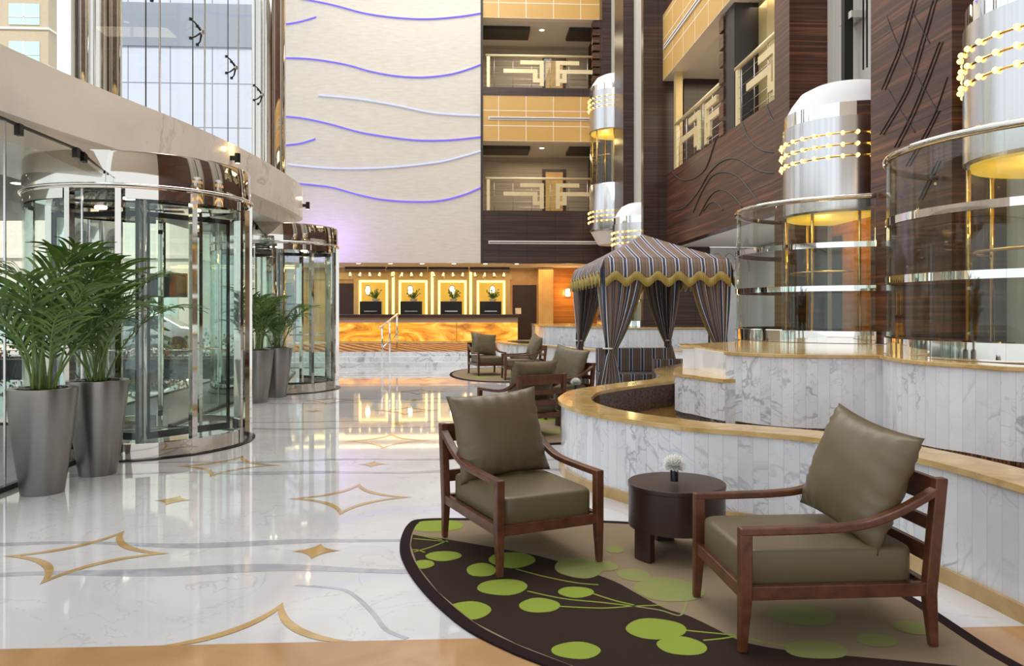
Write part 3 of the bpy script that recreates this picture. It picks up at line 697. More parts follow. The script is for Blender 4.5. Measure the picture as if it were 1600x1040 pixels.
# ------------------------------------------------------------------ lifts
def cab(cx, cy, z, label, low=False, glow=True, H=1.70):
    """z: underside of the upper steel drum"""
    t_ = thing('elevator_cab', label, 'elevator', (cx, cy, z), 0, 'round panoramic lift cabs')
    r = .87; a0, a1 = R(75), R(285)
    cap = MB().lathe([(r*.97, 0), (r, .03), (r, 1.28), (r*.97, 1.28)], 56, a0=a0, a1=a1)
    cap.build('upper_drum', M['steel'], t_)
    MB().lathe([(r-.02, 1.22), (r-.02, 1.47), (0, 1.47)], 56, a0=a0, a1=a1).build('crown_band', M['chrome'], t_)
    MB().lathe([(r-.04, 1.47), (r-.12, 1.62), (r-.24, 1.78), (r-.4, 1.86), (0, 1.87)], 56, a0=a0, a1=a1).build('dome', M['white'], t_)
    def bulbs(z0):
        ring = MB(); first = None
        for k in range(3):
            zz = z0+.155*k; ring.lathe([(r, zz-.012), (r+.012, zz), (r, zz+.012)], 56, a0=a0, a1=a1)
            for q in range(15):
                a = R(95)+R(170)*q/14
                if first is None:
                    first = MB().lathe([(0, -.03), (.02, -.018), (.028, 0), (.02, .018), (0, .03)], 10).build('light_bulb', M['bulb'], t_); b = first
                else: b = first.copy(); col.objects.link(b)
                b.location = ((r+.022)*math.cos(a), (r+.022)*math.sin(a), zz)
        ring.build('bulb_rail', M['gold_metal'], t_)
    bulbs(.74)
    MB().lathe([(r-.02, -H), (r-.02, 0), (r-.03, 0), (r-.03, -H)], 48, a0=a0, a1=a1).build('glass_shell', M['glass_amber'], t_)
    MB().lathe([(0, -.02), (r-.06, -.02), (r-.06, .03), (0, .03)], 40).build('cab_ceiling', M['cab_ceiling'], t_)
    MB().lathe([(0, -H-.04), (r-.03, -H-.04), (r-.03, -H), (0, -H)], 40).build('cab_floor', M['tablewood'], t_)
    for a in (105, 148, 212, 255):
        MB().tube([((r-.05)*math.cos(R(a)), (r-.05)*math.sin(R(a)), -H), ((r-.05)*math.cos(R(a)), (r-.05)*math.sin(R(a)), 0)], .022, 8).build('frame_post', M['gold_metal'], t_)
    MB().box(.18, .22, -.83, .83, -H, 0).build('rear_wall', M['orange_panel'], t_)
    MB().box(.15, .18, .48, .74, -H, -.2).build('lift_door', M['dark'], t_)
    MB().tube([(r-.1, 0, 0)]*0+[((r-.09)*math.cos(R(a)), (r-.09)*math.sin(R(a)), -H+.9) for a in range(110, 251, 10)], .015, 8).build('inner_rail', M['gold_metal'], t_)
    if low:
        MB().lathe([(r-.02, -H-1.5), (r, -H-1.45), (r, -H-.04), (r-.03, -H)], 56, a0=a0, a1=a1).build('lower_drum', M['steel'], t_)
        MB().lathe([(0, -H-1.95), (r-.3, -H-1.92), (r-.22, -H-1.8), (r-.05, -H-1.5), (0, -H-1.5)], 56, a0=a0, a1=a1).build('tapered_base', M['white'], t_)
        bulbs(-H-1.2)
    if glow: light('cab_lamp', 'POINT', (cx-.35, cy, z-.25), 16, (1, .72, .3), .1)
    return t_
cab(5.40, 10.80, 2.85, 'brushed steel lift cab with amber bulb rings behind the middle glass drum')
cab(5.40, 6.60, 2.85, 'nearest steel lift cab with amber bulbs, cut by the right edge of the picture')
cab(4.80, 21.1, 2.62, 'steel lift cab with white dome rising just behind the striped tent', H=1.46)
cab(4.72, 24.85, 7.30, 'far lift cab hanging high up beside the back balconies', low=True)
for cx, cy, lab in ((5.40, 10.8, 'middle lift shaft above its cab'), (5.4, 6.6, 'nearest lift shaft above its cab')):
    g = thing('elevator_guide_rail', 'black vertical guide rail in the %s' % lab, 'rail', (XN+.3, cy, 4.78), 0, 'lift guide rails')
    MB().box(-.25, -.12, -.06+.15, .04+.15, .05, TOPZ-4.78).build('rail', M['black'], g)
    for z in (.95, 4.2): MB().box(-.22, 0, -.05, .32, z, z+.10).build('bracket', M['steel'], g)
    for dy in (-.35, -.45): MB().tube([(-.2, dy, .1), (-.2, dy, TOPZ-4.78)], .012, 6).build('cable', M['black'], g)
def drum(cx, cy, z0, label, rr=1.52, z1=2.95):
    t_ = thing('glass_enclosure', label, 'glass enclosure', (cx, cy, z0), 0, 'curved glass lift enclosures')
    H = z1-z0; lim = math.acos(-(cx-(XR if cy < 15 else XF))/rr) if True else 0
    a0 = lim+.02; a1 = 2*PI-lim-.02
    n = 5
    for k in range(n):
        b0 = a0+(a1-a0)*k/n+.004; b1 = a0+(a1-a0)*(k+1)/n-.004
        MB().lathe([(rr, .16), (rr, H), (rr-.014, H), (rr-.014, .16), (rr, .16)], 16, a0=b0, a1=b1).build('glass_panel', M['glass_amber'], t_)
    MB().lathe([(rr+.02, .0), (rr+.02, .15), (rr-.03, .16), (rr-.03, 0)], 64, a0=a0, a1=a1).build('base_ring', M['chrome'], t_)
    for z in (H*.33+.05, H*.64+.03):
        MB().lathe([(rr+.012, z), (rr+.012, z+.07), (rr-.03, z+.07), (rr-.03, z), (rr+.012, z)], 64, a0=a0, a1=a1).build('chrome_band', M['chrome'], t_)
    MB().tube([((rr)*math.cos(a0+(a1-a0)*i/60), (rr)*math.sin(a0+(a1-a0)*i/60), H) for i in range(61)], .035, 10).build('top_rail', M['bronze_chrome'], t_)
    return t_
drum(5.4, 10.8, 1.105, 'curved glass enclosure with chrome bands around the middle lift')
drum(5.4, 6.6, 1.105, 'largest curved glass enclosure with chrome bands at the right edge')
drum(4.8, 21.1, 1.112, 'small distant curved glass lift enclosure seen through the striped tent', 1.3)
# ------------------------------------------------------------------ striped tent
tx0, tx1, ty0, ty1, ze, zp = 1.92, 3.76, 11.0, 14.2, 2.27, 2.78
tn = thing('striped_cabana', 'striped fabric cabana tent with tied curtains and gold fringe', 'tent', ((tx0+tx1)/2, (ty0+ty1)/2, 0))
w2, d2 = (tx1-tx0)/2, (ty1-ty0)/2
m = MB()
def roofside(a, b, ul):
    a, b = Vector(a), Vector(b); pk = Vector((0, 0, zp)); u_ = (b-a).normalized(); mid = (a+b)/2
    def fn(u, v):
        p = (a*(1-u)+b*u)*(1-v)+pk*v; sag = -.025*math.sin(PI*v)*(1-.3*abs(u-.5)); return (p.x, p.y, p.z+sag*.8)
    def uvf(u, v):
        p = (a*(1-u)+b*u)*(1-v)+Vector((0, 0, ze))*v; q = Vector((p.x, p.y, ze))-Vector((a.x, a.y, ze)); return (q.dot(u_), v)
    m.grid(fn, 14, 10, 0, True, uvf)
C4 = [(-w2, -d2, ze), (w2, -d2, ze), (w2, d2, ze), (-w2, d2, ze)]
for k in range(4): roofside(C4[k], C4[(k+1) % 4], 0)
m.build('canopy_roof', M['stripe'], tn, solid=.01)
m = MB(); fr = MB()
for k in range(4):
    a, b = Vector(C4[k]), Vector(C4[(k+1) % 4]); L = (b-a).length; n = round(L/.31); nrm = Vector((b.y-a.y, a.x-b.x, 0)).normalized()
    def dep(u): return .28+.05*math.cos(2*PI*n*u)
    def fn(u, v):
        p = a*(1-u)+b*u+nrm*(.012*math.sin(2*PI*n*2*u)*v+.055*min(1, v*2)); return (p.x, p.y, ze-dep(u)*v)
    m.grid(fn, n*8, 4, 0, True, lambda u, v: (u*L, v))
    def fn2(u, v):
        p = a*(1-u)+b*u+nrm*(.012*math.sin(2*PI*n*2*u)+.072+.01*math.sin(300*u)); return (p.x, p.y, ze-dep(u)+.05-.13*v)
    fr.grid(fn2, n*10, 2, 0, True, lambda u, v: (u*L, v))
m.build('valance', M['stripe'], tn, solid=.008); fr.build('gold_fringe', M['fringe'], tn, solid=.012)
for cxn, cyn in ((-1, -1), (1, -1), (1, 1), (-1, 1)):
    px_, py_ = cxn*(w2-.04), cyn*(d2-.04)
    MB().tube([(px_, py_, 0), (px_, py_, ze)], .02, 8).build('pole', M['black'], tn)
    # a gathered curtain, wide at the eave, tied at .97 m, flared at the floor
    wide = .56 if cyn < 0 else .50
    def fn(u, v, px_=px_, py_=py_, cxn=cxn, cyn=cyn):
        z = ze-.16-(ze-.18)*v; tie = (ze-.97)/ze
        if v < tie: q = (v/tie); wf = 1-(1-.13)*q**1.6
        else: q = (v-tie)/(1-tie); wf = .13+.72*q**.8
        s_ = u*2; 
        # u in 0..1 wraps: first half along x, second along y
        w = wide*wf; nf = 11
        fold = .028*math.sin(2*PI*nf*u+2*v)*(.5+wf)
        if u < .5: l_ = (1-u*2)*w; x = -cxn*l_; y = fold*-cyn-.02
        else: l_ = (u*2-1)*w*.95; x = fold*-cxn; y = -cyn*l_
        sh = (1-wf)*.07 if v < tie else (1-wf)*.05
        if v > tie and 1: x += cxn*.16*q*(1 if u < .5 else .6)
        return (px_+x-cxn*sh+cxn*.03, py_+y-cyn*sh*.3+cyn*.03, z)
    m = MB(); m.grid(fn, 72, 30, 0, True, lambda u, v: (u*1.9, v)); 
    c = m.build('curtain', M['stripe_curtain'], tn, solid=.006)
    ed = MB(); ed.tube([tuple(Vector(fn(0.0, j/30))+Vector((-cxn*.01, 0, 0))) for j in range(0, 19)], .016, 6); ed.build('gold_trim', M['fringe'], c)
    tie_c = Vector(fn(.5, (ze-.97)/ze))
    MB().tube([(tie_c.x-cxn*.03+.075*math.cos(a), tie_c.y-cyn*.02+.06*math.sin(a), .97) for a in [2*PI*i/14 for i in range(14)]], .012, 6, closed=True).build('tie_back', M['slot_white'], c)
# striped benches
for nm, (x0, x1, y0, y1, h_), lab in (('a', (-.55, .85, .75, 1.45, .66), 'striped upholstered bench at the far side inside the tent'), ('b', (.32, .98, -.25, .7, .50), 'striped upholstered bench along the right side inside the tent')):
    b = thing('striped_bench', lab, 'bench', ((tx0+tx1)/2, (ty0+ty1)/2, 0))
    for part_, z0, z1, yy in (('seat', .0, h_*.62, y0), ('backrest', h_*.62, h_+.18, y1-.15)):
        m = MB(); yb0 = yy; L = x1-x0
        m.box(x0, x1, yb0, y1, z0, z1)
        m.u = [[(m.v[i][0]+m.v[i][1]*.999, m.v[i][2]) for i in f] for f in m.f]
        m.build(part_, M['stripe_curtain'], b, bevel=.02)
# ------------------------------------------------------------------ left side: fascia, glazing, doors
XG = -3.9
fas_pts = [(-4.9, 3.0), (-4.55, 5.4), (-4.25, 7.6), (-4.0, 8.9), (-3.66, 10.3), (-3.42, 11.9), (-3.30, 13.6), (-3.28, 14.9), (-3.42, 15.7), (-3.85, 16.2), (-4.6, 16.4), (-5.6, 16.5)]
F = cr(fas_pts, 6)
fas = struct(MB().band(F, off(F, .5), 3.34, 3.95).build('trim_fascia', M['fascia']))
MB().band(off(F, .14), off(F, .6), 3.12, 3.34).build('lower_band', M['fascia'], fas)
struct(MB().prism([(p[0]-.02, p[1]) for p in off(F, .2)]+[(-5.6, 16.0), (-5.6, 3.0)], 3.14, 3.30).build('ceiling_entrance', M['fascia']))
def glazing(pts, z0, z1, n0, mat, fr=True):
    for k in range(len(pts)-1):
        a, b = pts[k], pts[k+1]
        w = MB().bar((a[0], a[1], (z0+z1)/2), (b[0], b[1], (z0+z1)/2), .014, z1-z0); o = struct(w.build('window_%d' % (n0+k), mat))
        MB().bar((a[0], a[1], z0+.02), (b[0], b[1], z0+.02), .05, .05).build('sill', M['black'], o)
        MB().bar((a[0], a[1], z1-.01), (b[0], b[1], z1-.01), .03, .02).build('head_channel', M['black'], o)
        MB().box(-.008, .008, -.008, .008, 0, z1-z0).build('joint', M['steel'], o).location = (b[0], b[1], z0)
        for q in (.15, .9):
            MB().box(-.02, .03, -.03, .03, -.10, 0).build('clamp', M['black'], o).location = (a[0]*(1-q)+b[0]*q, a[1]*(1-q)+b[1]*q, z1)
glazing([(XG, 1.0), (XG, 3.6), (XG, 6.65), (XG, 7.93)], 0, 3.12, 1, M['glass'])
glazing([(XG, 10.18), (XG, 12.1), (XG, 14.08)], 0, 3.12, 4, M['glass'])
glazing([(XG, 16.35), (-4.3, 19.0), (-5.2, 22.0)], 0, 3.12, 6, M['glass'])
# upper glass wall with steel rods and spider fittings
UP = [(-4.75, 3.0), (-4.75, 7.6), (-4.75, 9.55), (-4.75, 11.5), (-4.75, 13.4), (-4.75, 15.3), (-4.75, 17.2), (-5.4, 21.0), (-6.5, 26.4)]
for k in range(len(UP)-1):
    a, b = UP[k], UP[k+1]
    for z0, z1 in ((3.95, 6.3), (6.3, 8.9), (8.9, 11.5), (11.5, 16)):
        pass
    o = struct(MB().bar((a[0], a[1], 9.95), (b[0], b[1], 9.95), .014, 11.98).build('window_%d' % (10+k), M['glass_high']))
    j = MB(); j.box(-.006, .006, -.012, .012, 3.95, 15.9); j.build('joint', M['dark'], o).location = (b[0], b[1], 0)
for k, y in enumerate((9.55, 11.5, 13.4, 15.3, 17.2)):
    o = tag(MB().tube([(-4.55, y, 3.96), (-4.55, y, 16)], .014, 6).build('steel_rod', M['steel']), 'thin vertical steel rod before the high glazing, %s from the left' % ('first', 'second', 'third', 'fourth', 'fifth')[k], 'rod', 'steel rods of the high glazing')
    for z in ((6.28,) if k else ()):
        s = thing('spider_fitting', 'four-armed steel glass fitting on the %s steel rod from the left' % ('first', 'second', 'third', 'fourth', 'fifth')[k], 'glass fitting', (-4.6, y, z), 0, 'spider fittings of the high glazing')
        MB().lathe([(0, -.04), (.035, -.03), (.035, .03), (0, .04)], 10).build('hub', M['steel'], s)
        for dy, dz in ((-1, -1), (1, -1), (-1, 1), (1, 1)):
            MB().tube([(0, 0, 0), (-.07, dy*.12, dz*.12), (-.13, dy*.16, dz*.16)], [.02, .014, .014], 6).lathe([(0, -.02), (.028, -.02), (.028, .02), (0, .02)], 10, (-.13, dy*.16, dz*.16)).build('arm', M['black'], s)
def colm(x, y, r, label, mt, z0=0):
    c = thing('chrome_column', label, 'column', (x, y, 0))
    MB().lathe([(r, z0), (r, 15.9)], 40).build('shaft', mt, c); MB().lathe([(r+.05, z0), (r+.05, z0+.12), (r, z0+.14)], 40).build('collar', M['chrome'], c); return c
x, y = C2R(-8.0, 14.2); colm(x-.1, y, .27, 'left one of the two tall chrome columns above the entrance', M['chrome'])
x, y = C2R(-8.15, 15.4); colm(x, y, .30, 'right, darker one of the two tall chrome columns above the entrance', M['bronze_chrome'])
x, y = C2R(-5.95, 18.8); colm(x+.0, y, .40, 'tall reflective chrome column at the left edge of the cream wave wall', M['bronze_chrome'])
# fascia sconces
for px_, py_, lab in ((366, 247, 'black cylinder wall light on the marble fascia above the near revolving door'), (481, 321, 'black cylinder wall light at the far end of the marble fascia')):
    best = min(F, key=lambda p: abs(C2R(0, 0)[0]+ (CX+FPX*((p[0]*CS-p[1]*SN)/(p[0]*SN+p[1]*CS)))-px_) + (0 if p[1] < 15.5 else 50))
    Zc = best[0]*SN+best[1]*CS; z = CH+(CY-py_)/FPX*Zc
    s = thing('wall_light', lab, 'wall light', (best[0]+.08, best[1], z), 0, 'black fascia lights')
    MB().lathe([(0, -.07), (.04, -.07), (.04, .07), (0, .07)], 14, (.02, 0, 0)).build('cylinder', M['black'], s); MB().box(-.08, .0, -.025, .025, -.03, .03).build('bracket', M['black'], s)
    MB().lathe([(0, .071), (.03, .071)], 12, (.02, 0, 0)).lathe([(0, -.071), (.03, -.071)], 12, (.02, 0, 0)).build('lens', M['lamp'], s)
    light('fascia_spot', 'POINT', (best[0]+.11, best[1], z+.14), 2.0, (1, .65, .25), .03)
def revolving(cx, cy, label, rot):
    t_ = thing('revolving_door', label, 'revolving door', (cx, cy, 0), 0, 'revolving doors')
    r = 1.17
    MB().lathe([(r+.0, 2.74), (r+.01, 2.78), (r+.01, 3.10), (r, 3.12), (0, 3.12)], 72).lathe([(r, 2.74), (r-.10, 2.72), (0, 2.72)], 72).build('canopy', M['bronze_chrome'], t_)
    MB().tube([((r+.025)*math.cos(2*PI*i/72), (r+.025)*math.sin(2*PI*i/72), 2.775) for i in range(72)], .018, 6, closed=True).build('canopy_lip', M['chrome'], t_)
    MB().lathe([(r+.06, 0), (r+.06, .012), (r-.02, .014)], 72).build('floor_ring', M['black'], t_)
    # two curved side walls, openings face the lobby and the street
    for s0, s1 in ((-75, -12), (12, 75), (105, 168), (192, 255)):
        a0, a1 = R(s0), R(s1)
        MB().lathe([(r, .16), (r, 2.66), (r-.014, 2.66), (r-.014, .16), (r, .16)], 20, a0=a0, a1=a1).build('curved_glass', M['glass_green'], t_)
        MB().lathe([(r+.015, .014), (r+.015, .17), (r-.03, .17), (r-.03, .014)], 20, a0=a0, a1=a1).build('kick_plate', M['bronze_chrome'], t_)
        MB().lathe([(r+.01, 2.64), (r+.01, 2.74), (r-.03, 2.74), (r-.03, 2.64)], 20, a0=a0, a1=a1).build('head_rail', M['bronze_chrome'], t_)
    for a in (-78, -43, -10, 10, 43, 78, 102, 170, 190, 258):
        q = MB(); q.box(r-.05, r+.03, -.028, .028, .012, 2.74); o = q.build('post', M['bronze_chrome'], t_); o.rotation_euler.z = R(a)
    for k in range(3):
        a = rot+2*PI*k/3
        wg = bpy.data.objects.new('wing', None)
        fr = MB(); fr.box(.05, r-.06, -.015, .015, .03, .11).box(.05, r-.06, -.015, .015, 2.60, 2.66).box(.05, .08, -.015, .015, .03, 2.66).box(r-.09, r-.06, -.015, .015, .03, 2.66)
        o = fr.build('door_wing', M['black'], t_); o.rotation_euler.z = a
        MB().box(.08, r-.09, -.006, .006, .11, 2.60).build('wing_glass', M['glass_green'], o)
        MB().tube([(.25, -.06, 1.05), (r-.25, -.06, 1.05)], .015, 8).tube([(.3, -.06, 1.05), (.3, 0, 1.05)], .01, 6).tube([(r-.3, -.06, 1.05), (r-.3, 0, 1.05)], .01, 6).build('push_bar', M['chrome'], o)
    MB().tube([(0, 0, .02), (0, 0, 2.72)], .05, 12).build('center_shaft', M['chrome'], t_)
    m = MB()
    for a in (40, 160, 280): m.lathe([(0, 2.705), (.06, 2.705), (.07, 2.72)], 12, (.6*math.cos(R(a)), .6*math.sin(R(a)), 0))
    m.build('ceiling_spots', M['down'], t_)
    return t_
revolving(-3.77, 9.04, 'near revolving glass door with a chrome drum top, beside the two nearest palms', R(50))
revolving(-3.80, 15.2, 'far revolving glass door with a chrome drum top, nearer to reception', R(20))
# ------------------------------------------------------------------ potted palms
def frond_mesh(seed):
    rr = random.Random(seed); m = MB()
    L = 1.0; reach = rr.uniform(.22, .46); hgt = rr.uniform(.95, 1.15)
    def spine(t_): 
        return Vector((reach*t_**1.9, .04*math.sin(3*t_+seed), hgt*(1.12*t_-.30*t_**3)))
    N = 14; P = [spine(i/N) for i in range(N+1)]
    m.tube(P, [.008*(1-.8*i/N)+.002 for i in range(N+1)], 5, 1)
    nl = 12
    for i in range(nl):
        t_ = .34+.66*i/(nl-1); p = spine(t_); d = (spine(min(1, t_+.02))-spine(t_-.02)).normalized()
        side0 = d.cross(Vector((0, 0, 1))); side0 = Vector((0, 1, 0)) if side0.length < .1 else side0.normalized()
        up = side0.cross(d).normalized()
        for sgn in (-1, 1):
            ll = (.23+.22*math.sin(PI*min(1, (t_-.36)/.7)))*rr.uniform(.85, 1.1)
            ang = R(38+rr.uniform(-8, 8)) if i < nl-1 else R(8)
            dirv = (d*math.cos(ang)+side0*sgn*math.sin(ang)+up*.12).normalized()
            w = .0135*rr.uniform(.8, 1.15); wv = dirv.cross(up).normalized(); prev = None; vs = []
            K = 5
            for k in range(K+1):
                s_ = k/K; q = p+dirv*ll*s_+Vector((0, 0, -1))*ll*.34*s_*s_; ww = w*(math.sin(PI*min(1, s_*.8+.14)))*(1 if k < K else .05)
                vs += [q-wv*ww, q+Vector((0, 0, -.004)), q+wv*ww]
            fs = []
            for k in range(K): fs += [(3*k, 3*k+1, 3*k+4, 3*k+3), (3*k+1, 3*k+2, 3*k+5, 3*k+4)]
            m.add(vs, fs, 0, True)
    o = m.build('frond', [M['leaf'], M['stalk']]); me = o.data; bpy.data.objects.remove(o); return me
FR = [frond_mesh(s) for s in range(6)]
def palm(x, y, label, seed, hp=.87, s=1.0, nf=16):
    rr = random.Random(seed)
    t_ = thing('potted_palm', label, 'plant', (x, y, 0), rr.uniform(0, 6), 'palms in pewter planters')
    MB().lathe([(0, .01), (.155, .01), (.16, .0), (.163, .02), (.20, .28), (.238, .58), (.262, hp-.03), (.262, hp), (.205, hp), (.19, hp-.02), (.19, hp-.10), (0, hp-.10)], 48).build('planter', M['pewter'], t_)
    MB().lathe([(0, hp-.055), (.12, hp-.06), (.188, hp-.07)], 24).build('soil', M['soil'], t_)
    MB().lathe([(.19, hp-.03), (.183, hp-.03), (.183, hp+.0), (.19, hp+.005)], 40).build('inner_rim', M['chrome'], t_)
    for k in range(nf):
        f = bpy.data.objects.new('frond', FR[rr.randrange(6)]); col.objects.link(f); f.parent = t_
        a = k*2.4+rr.uniform(-.3, .3); rad = rr.uniform(.01, .09); lean = rr.uniform(-.25, .34); sz = s*rr.uniform(.60, 1.16)
        f.location = (rad*math.cos(a), rad*math.sin(a), hp-.07); f.rotation_euler = (0, lean, a); f.scale = (sz*rr.uniform(.9, 1.1), sz, sz*(1-.25*max(0, lean)))
    return t_
x, y = C2R(-3.90, 6.38); palm(x, y, 'potted palm in the nearest pewter planter at the left edge', 1, s=1.1, nf=19)
x, y = C2R(-3.84, 7.12); palm(x, y, 'potted palm in a pewter planter just behind the nearest one', 2, s=1.1, nf=19)
x, y = C2R(-4.23, 12.75); palm(x, y, 'potted palm between the two revolving doors, front one of that pair', 3, s=.98)
x, y = C2R(-4.15, 13.55); palm(x, y, 'potted palm between the two revolving doors, rear one of that pair', 4, s=.95)
# ------------------------------------------------------------------ rugs
def smooth_poly(px, n=8): return cr([G(x, y) for x, y in px], n, True)
def poly(m, P, z, mi): poly.k = getattr(poly, 'k', 0)+1; z += .00003*(poly.k % 30); m.add([(p[0], p[1], z) for p in P], [tuple(range(len(P)))], mi)
def inside(P, q):
    c = False; n = len(P)
    for i in range(n):
        a, b = P[i], P[(i+1) % n]
        if (a[1] > q[1]) != (b[1] > q[1]) and q[0] < (b[0]-a[0])*(q[1]-a[1])/(b[1]-a[1])+a[0]: c = not c
    return c
def clip(P, C):     # pull the points of P that leave the outline C back onto it
    cx_ = sum(p[0] for p in C)/len(C); cy_ = sum(p[1] for p in C)/len(C); out = []
    for p in P:
        q = p; k = 0
        while not inside(C, q) and k < 400: q = (q[0]+(cx_-q[0])*.004, q[1]+(cy_-q[1])*.004); k += 1
        out.append(q)
    return out
RUG_MATS = [M['rug_border'], M['rug_brown'], M['rug_beige'], M['rug_green'], M['rug_tan']]
rugpx = [(625, 850), (637, 822), (660, 813), (740, 812), (860, 814), (985, 818), (1120, 833), (1270, 868), (1415, 930), (1600, 1045)]
RP_ = [G(x, y) for x, y in rugpx]
RP_ += [(2.55, 2.75), (2.3, 2.25), (1.7, 2.15)]+[G(x, y) for x, y in ((1000, 1100), (870, 1050), (790, 1018), (720, 980), (660, 925), (630, 880))]
OUTR = cr(RP_, 6, True)
area = sum(OUTR[i][0]*OUTR[(i+1) % len(OUTR)][1]-OUTR[(i+1) % len(OUTR)][0]*OUTR[i][1] for i in range(len(OUTR)))
sg = 1 if area > 0 else -1
INR = off(OUTR, .065*sg, True)
m = MB(); m.prism(OUTR if sg > 0 else OUTR[::-1], .003, .014, 0)
poly.k = 0; poly(m, INR, .0146, 2)
swoosh = [(645, 838), (700, 846), (780, 860), (850, 874), (905, 892), (960, 912), (1000, 934), (1040, 955), (1075, 966), (1115, 985), (1150, 1003), (1180, 1012), (1240, 1022), (1330, 1030), (1420, 1038), (1600, 1055)]
SW = cr([G(x, y) for x, y in swoosh], 4)+[(2.6, 2.2), (1.7, 2.0)]+[G(x, y) for x, y in ((990, 1110), (865, 1060), (780, 1025), (705, 985), (645, 930), (620, 885), (618, 850))]
poly(m, clip(SW, INR), .0150, 1)
def dot(px, py, rx, ry, mi, z=.0158):
    c = G(px, py); a = G(px+rx, py); b = G(px, py+ry); rX = math.dist(c, a); rY = math.dist(c, b)
    rY = (rX+rY)/2 if rY > rX*1.4 else rY
    P = [(c[0]+rX*math.cos(t)*(1+.05*math.sin(2*t+px)), c[1]+rY*math.sin(t)*(1+.05*math.cos(3*t+py))) for t in [2*PI*i/28 for i in range(28)]]
    poly(m, clip(P, INR), z, mi)
for d in ((682, 824, 42, 10), (693, 872, 27, 8), (662, 885, 16, 7), (752, 894, 24, 11), (785, 921, 40, 13), (800, 878, 35, 13), (843, 950, 31, 12), (900, 929, 27, 9), (730, 958, 36, 15), (900, 1021, 37, 14), (1025, 987, 46, 17), (1065, 1014, 38, 15)): dot(*d, 3)
for d in ((905, 890, 38, 17), (960, 862, 15, 6), (990, 902, 26, 10), (1045, 925, 52, 20), (945, 888, 20, 8), (1252, 965, 50, 16), (1275, 1020, 50, 14), (1370, 1005, 32, 10), (1425, 985, 30, 10)): dot(*d, 4)
def stem(px, w=.012, mi=3):
    P = cr([G(x, y) for x, y in px], 6); m.band(P, off(P, w), .0152, .0156, mi)
stem([(823, 928), (880, 940), (940, 946), (990, 952)]); stem([(870, 952), (940, 955), (990, 952), (1040, 950)]); stem([(926, 932), (960, 943), (990, 950)])
stem([(805, 893), (850, 905), (900, 915), (935, 918)]); stem([(1070, 990), (1110, 994), (1150, 998)]); stem([(1100, 1006), (1130, 1003), (1160, 998)]); stem([(1150, 998), (1200, 1010), (1260, 1018)])
stem([(645, 845), (680, 848), (700, 850)]); stem([(648, 866), (675, 858), (700, 848)]); stem([(665, 866), (652, 862), (642, 862)]); stem([(990, 952), (1030, 958), (1065, 966), (1075, 940)], .012, 4); stem([(645, 838), (665, 842), (690, 847)])
tag(m.build('rug', RUG_MATS), 'large brown and beige rug with lime green dots under the two nearest armchairs', 'rug')
def oval_rug(cx, cy, rx, ry, label, seed):
    m = MB(); E = lambda s_: [(cx+rx*s_*math.cos(2*PI*i/64), cy+ry*s_*math.sin(2*PI*i/64)) for i in range(64)]
    m.prism(E(1), .003, .014, 0); poly.k = 0; poly(m, E(.95), .0146, 2); rr = random.Random(seed)
    for k in range(11):
        a = rr.uniform(0, 6.28); q = rr.uniform(.2, .72); s_ = rr.uniform(.12, .24)
        poly(m, [(cx+rx*q*math.cos(a)+s_*math.cos(2*PI*i/20), cy+ry*q*math.sin(a)+s_*math.sin(2*PI*i/20)) for i in range(20)], .0152+.0001*k, 3 if k % 2 else 4)
    tag(m.build('rug', RUG_MATS), label, 'rug')
x, y = C2R(.25, 10.05); oval_rug(x, y, 1.0, 1.42, 'beige and green oval rug under the middle pair of armchairs', 3)
x, y = C2R(-.28, 18.5); oval_rug(x, y, 1.22, 2.2, 'beige and green oval rug under the farthest pair of armchairs', 5)
# ------------------------------------------------------------------ armchairs
HW, HD = .325, .418
def pillow(w, h, th, seed, n=26):
    m = MB(); rr = Vector((seed*3.1, seed*1.7, 0))
    def fn(sgn):
        def f(u, v):
            a, b = u*2-1, v*2-1
            e = max(0, (1-abs(a)**2.6))**.55*max(0, (1-abs(b)**2.6))**.55
            pin = 1-.09*(1-abs(b)**2)*(abs(a)**3); pin2 = 1-.09*(1-abs(a)**2)*(abs(b)**3)
            x, z = a*w/2*pin, b*h/2*pin2
            edge = max(abs(a), abs(b))
            wr = mnoise.noise(Vector((a*1.8, b*1.8, sgn))+rr)*.008*e+.010*math.sin(22*b+6*mnoise.noise(Vector((a*2, b*2, 1))+rr))*(abs(a)**4)*min(1, e*3)+.010*math.sin(22*a+3*rr.x)*(abs(b)**4)*min(1, e*3)
            return (x, sgn*(th/2*e+wr), z)
        return f
    m.grid(fn(-1), n, n); m.grid(lambda u, v: fn(1)(1-u, v), n, n)
    return m
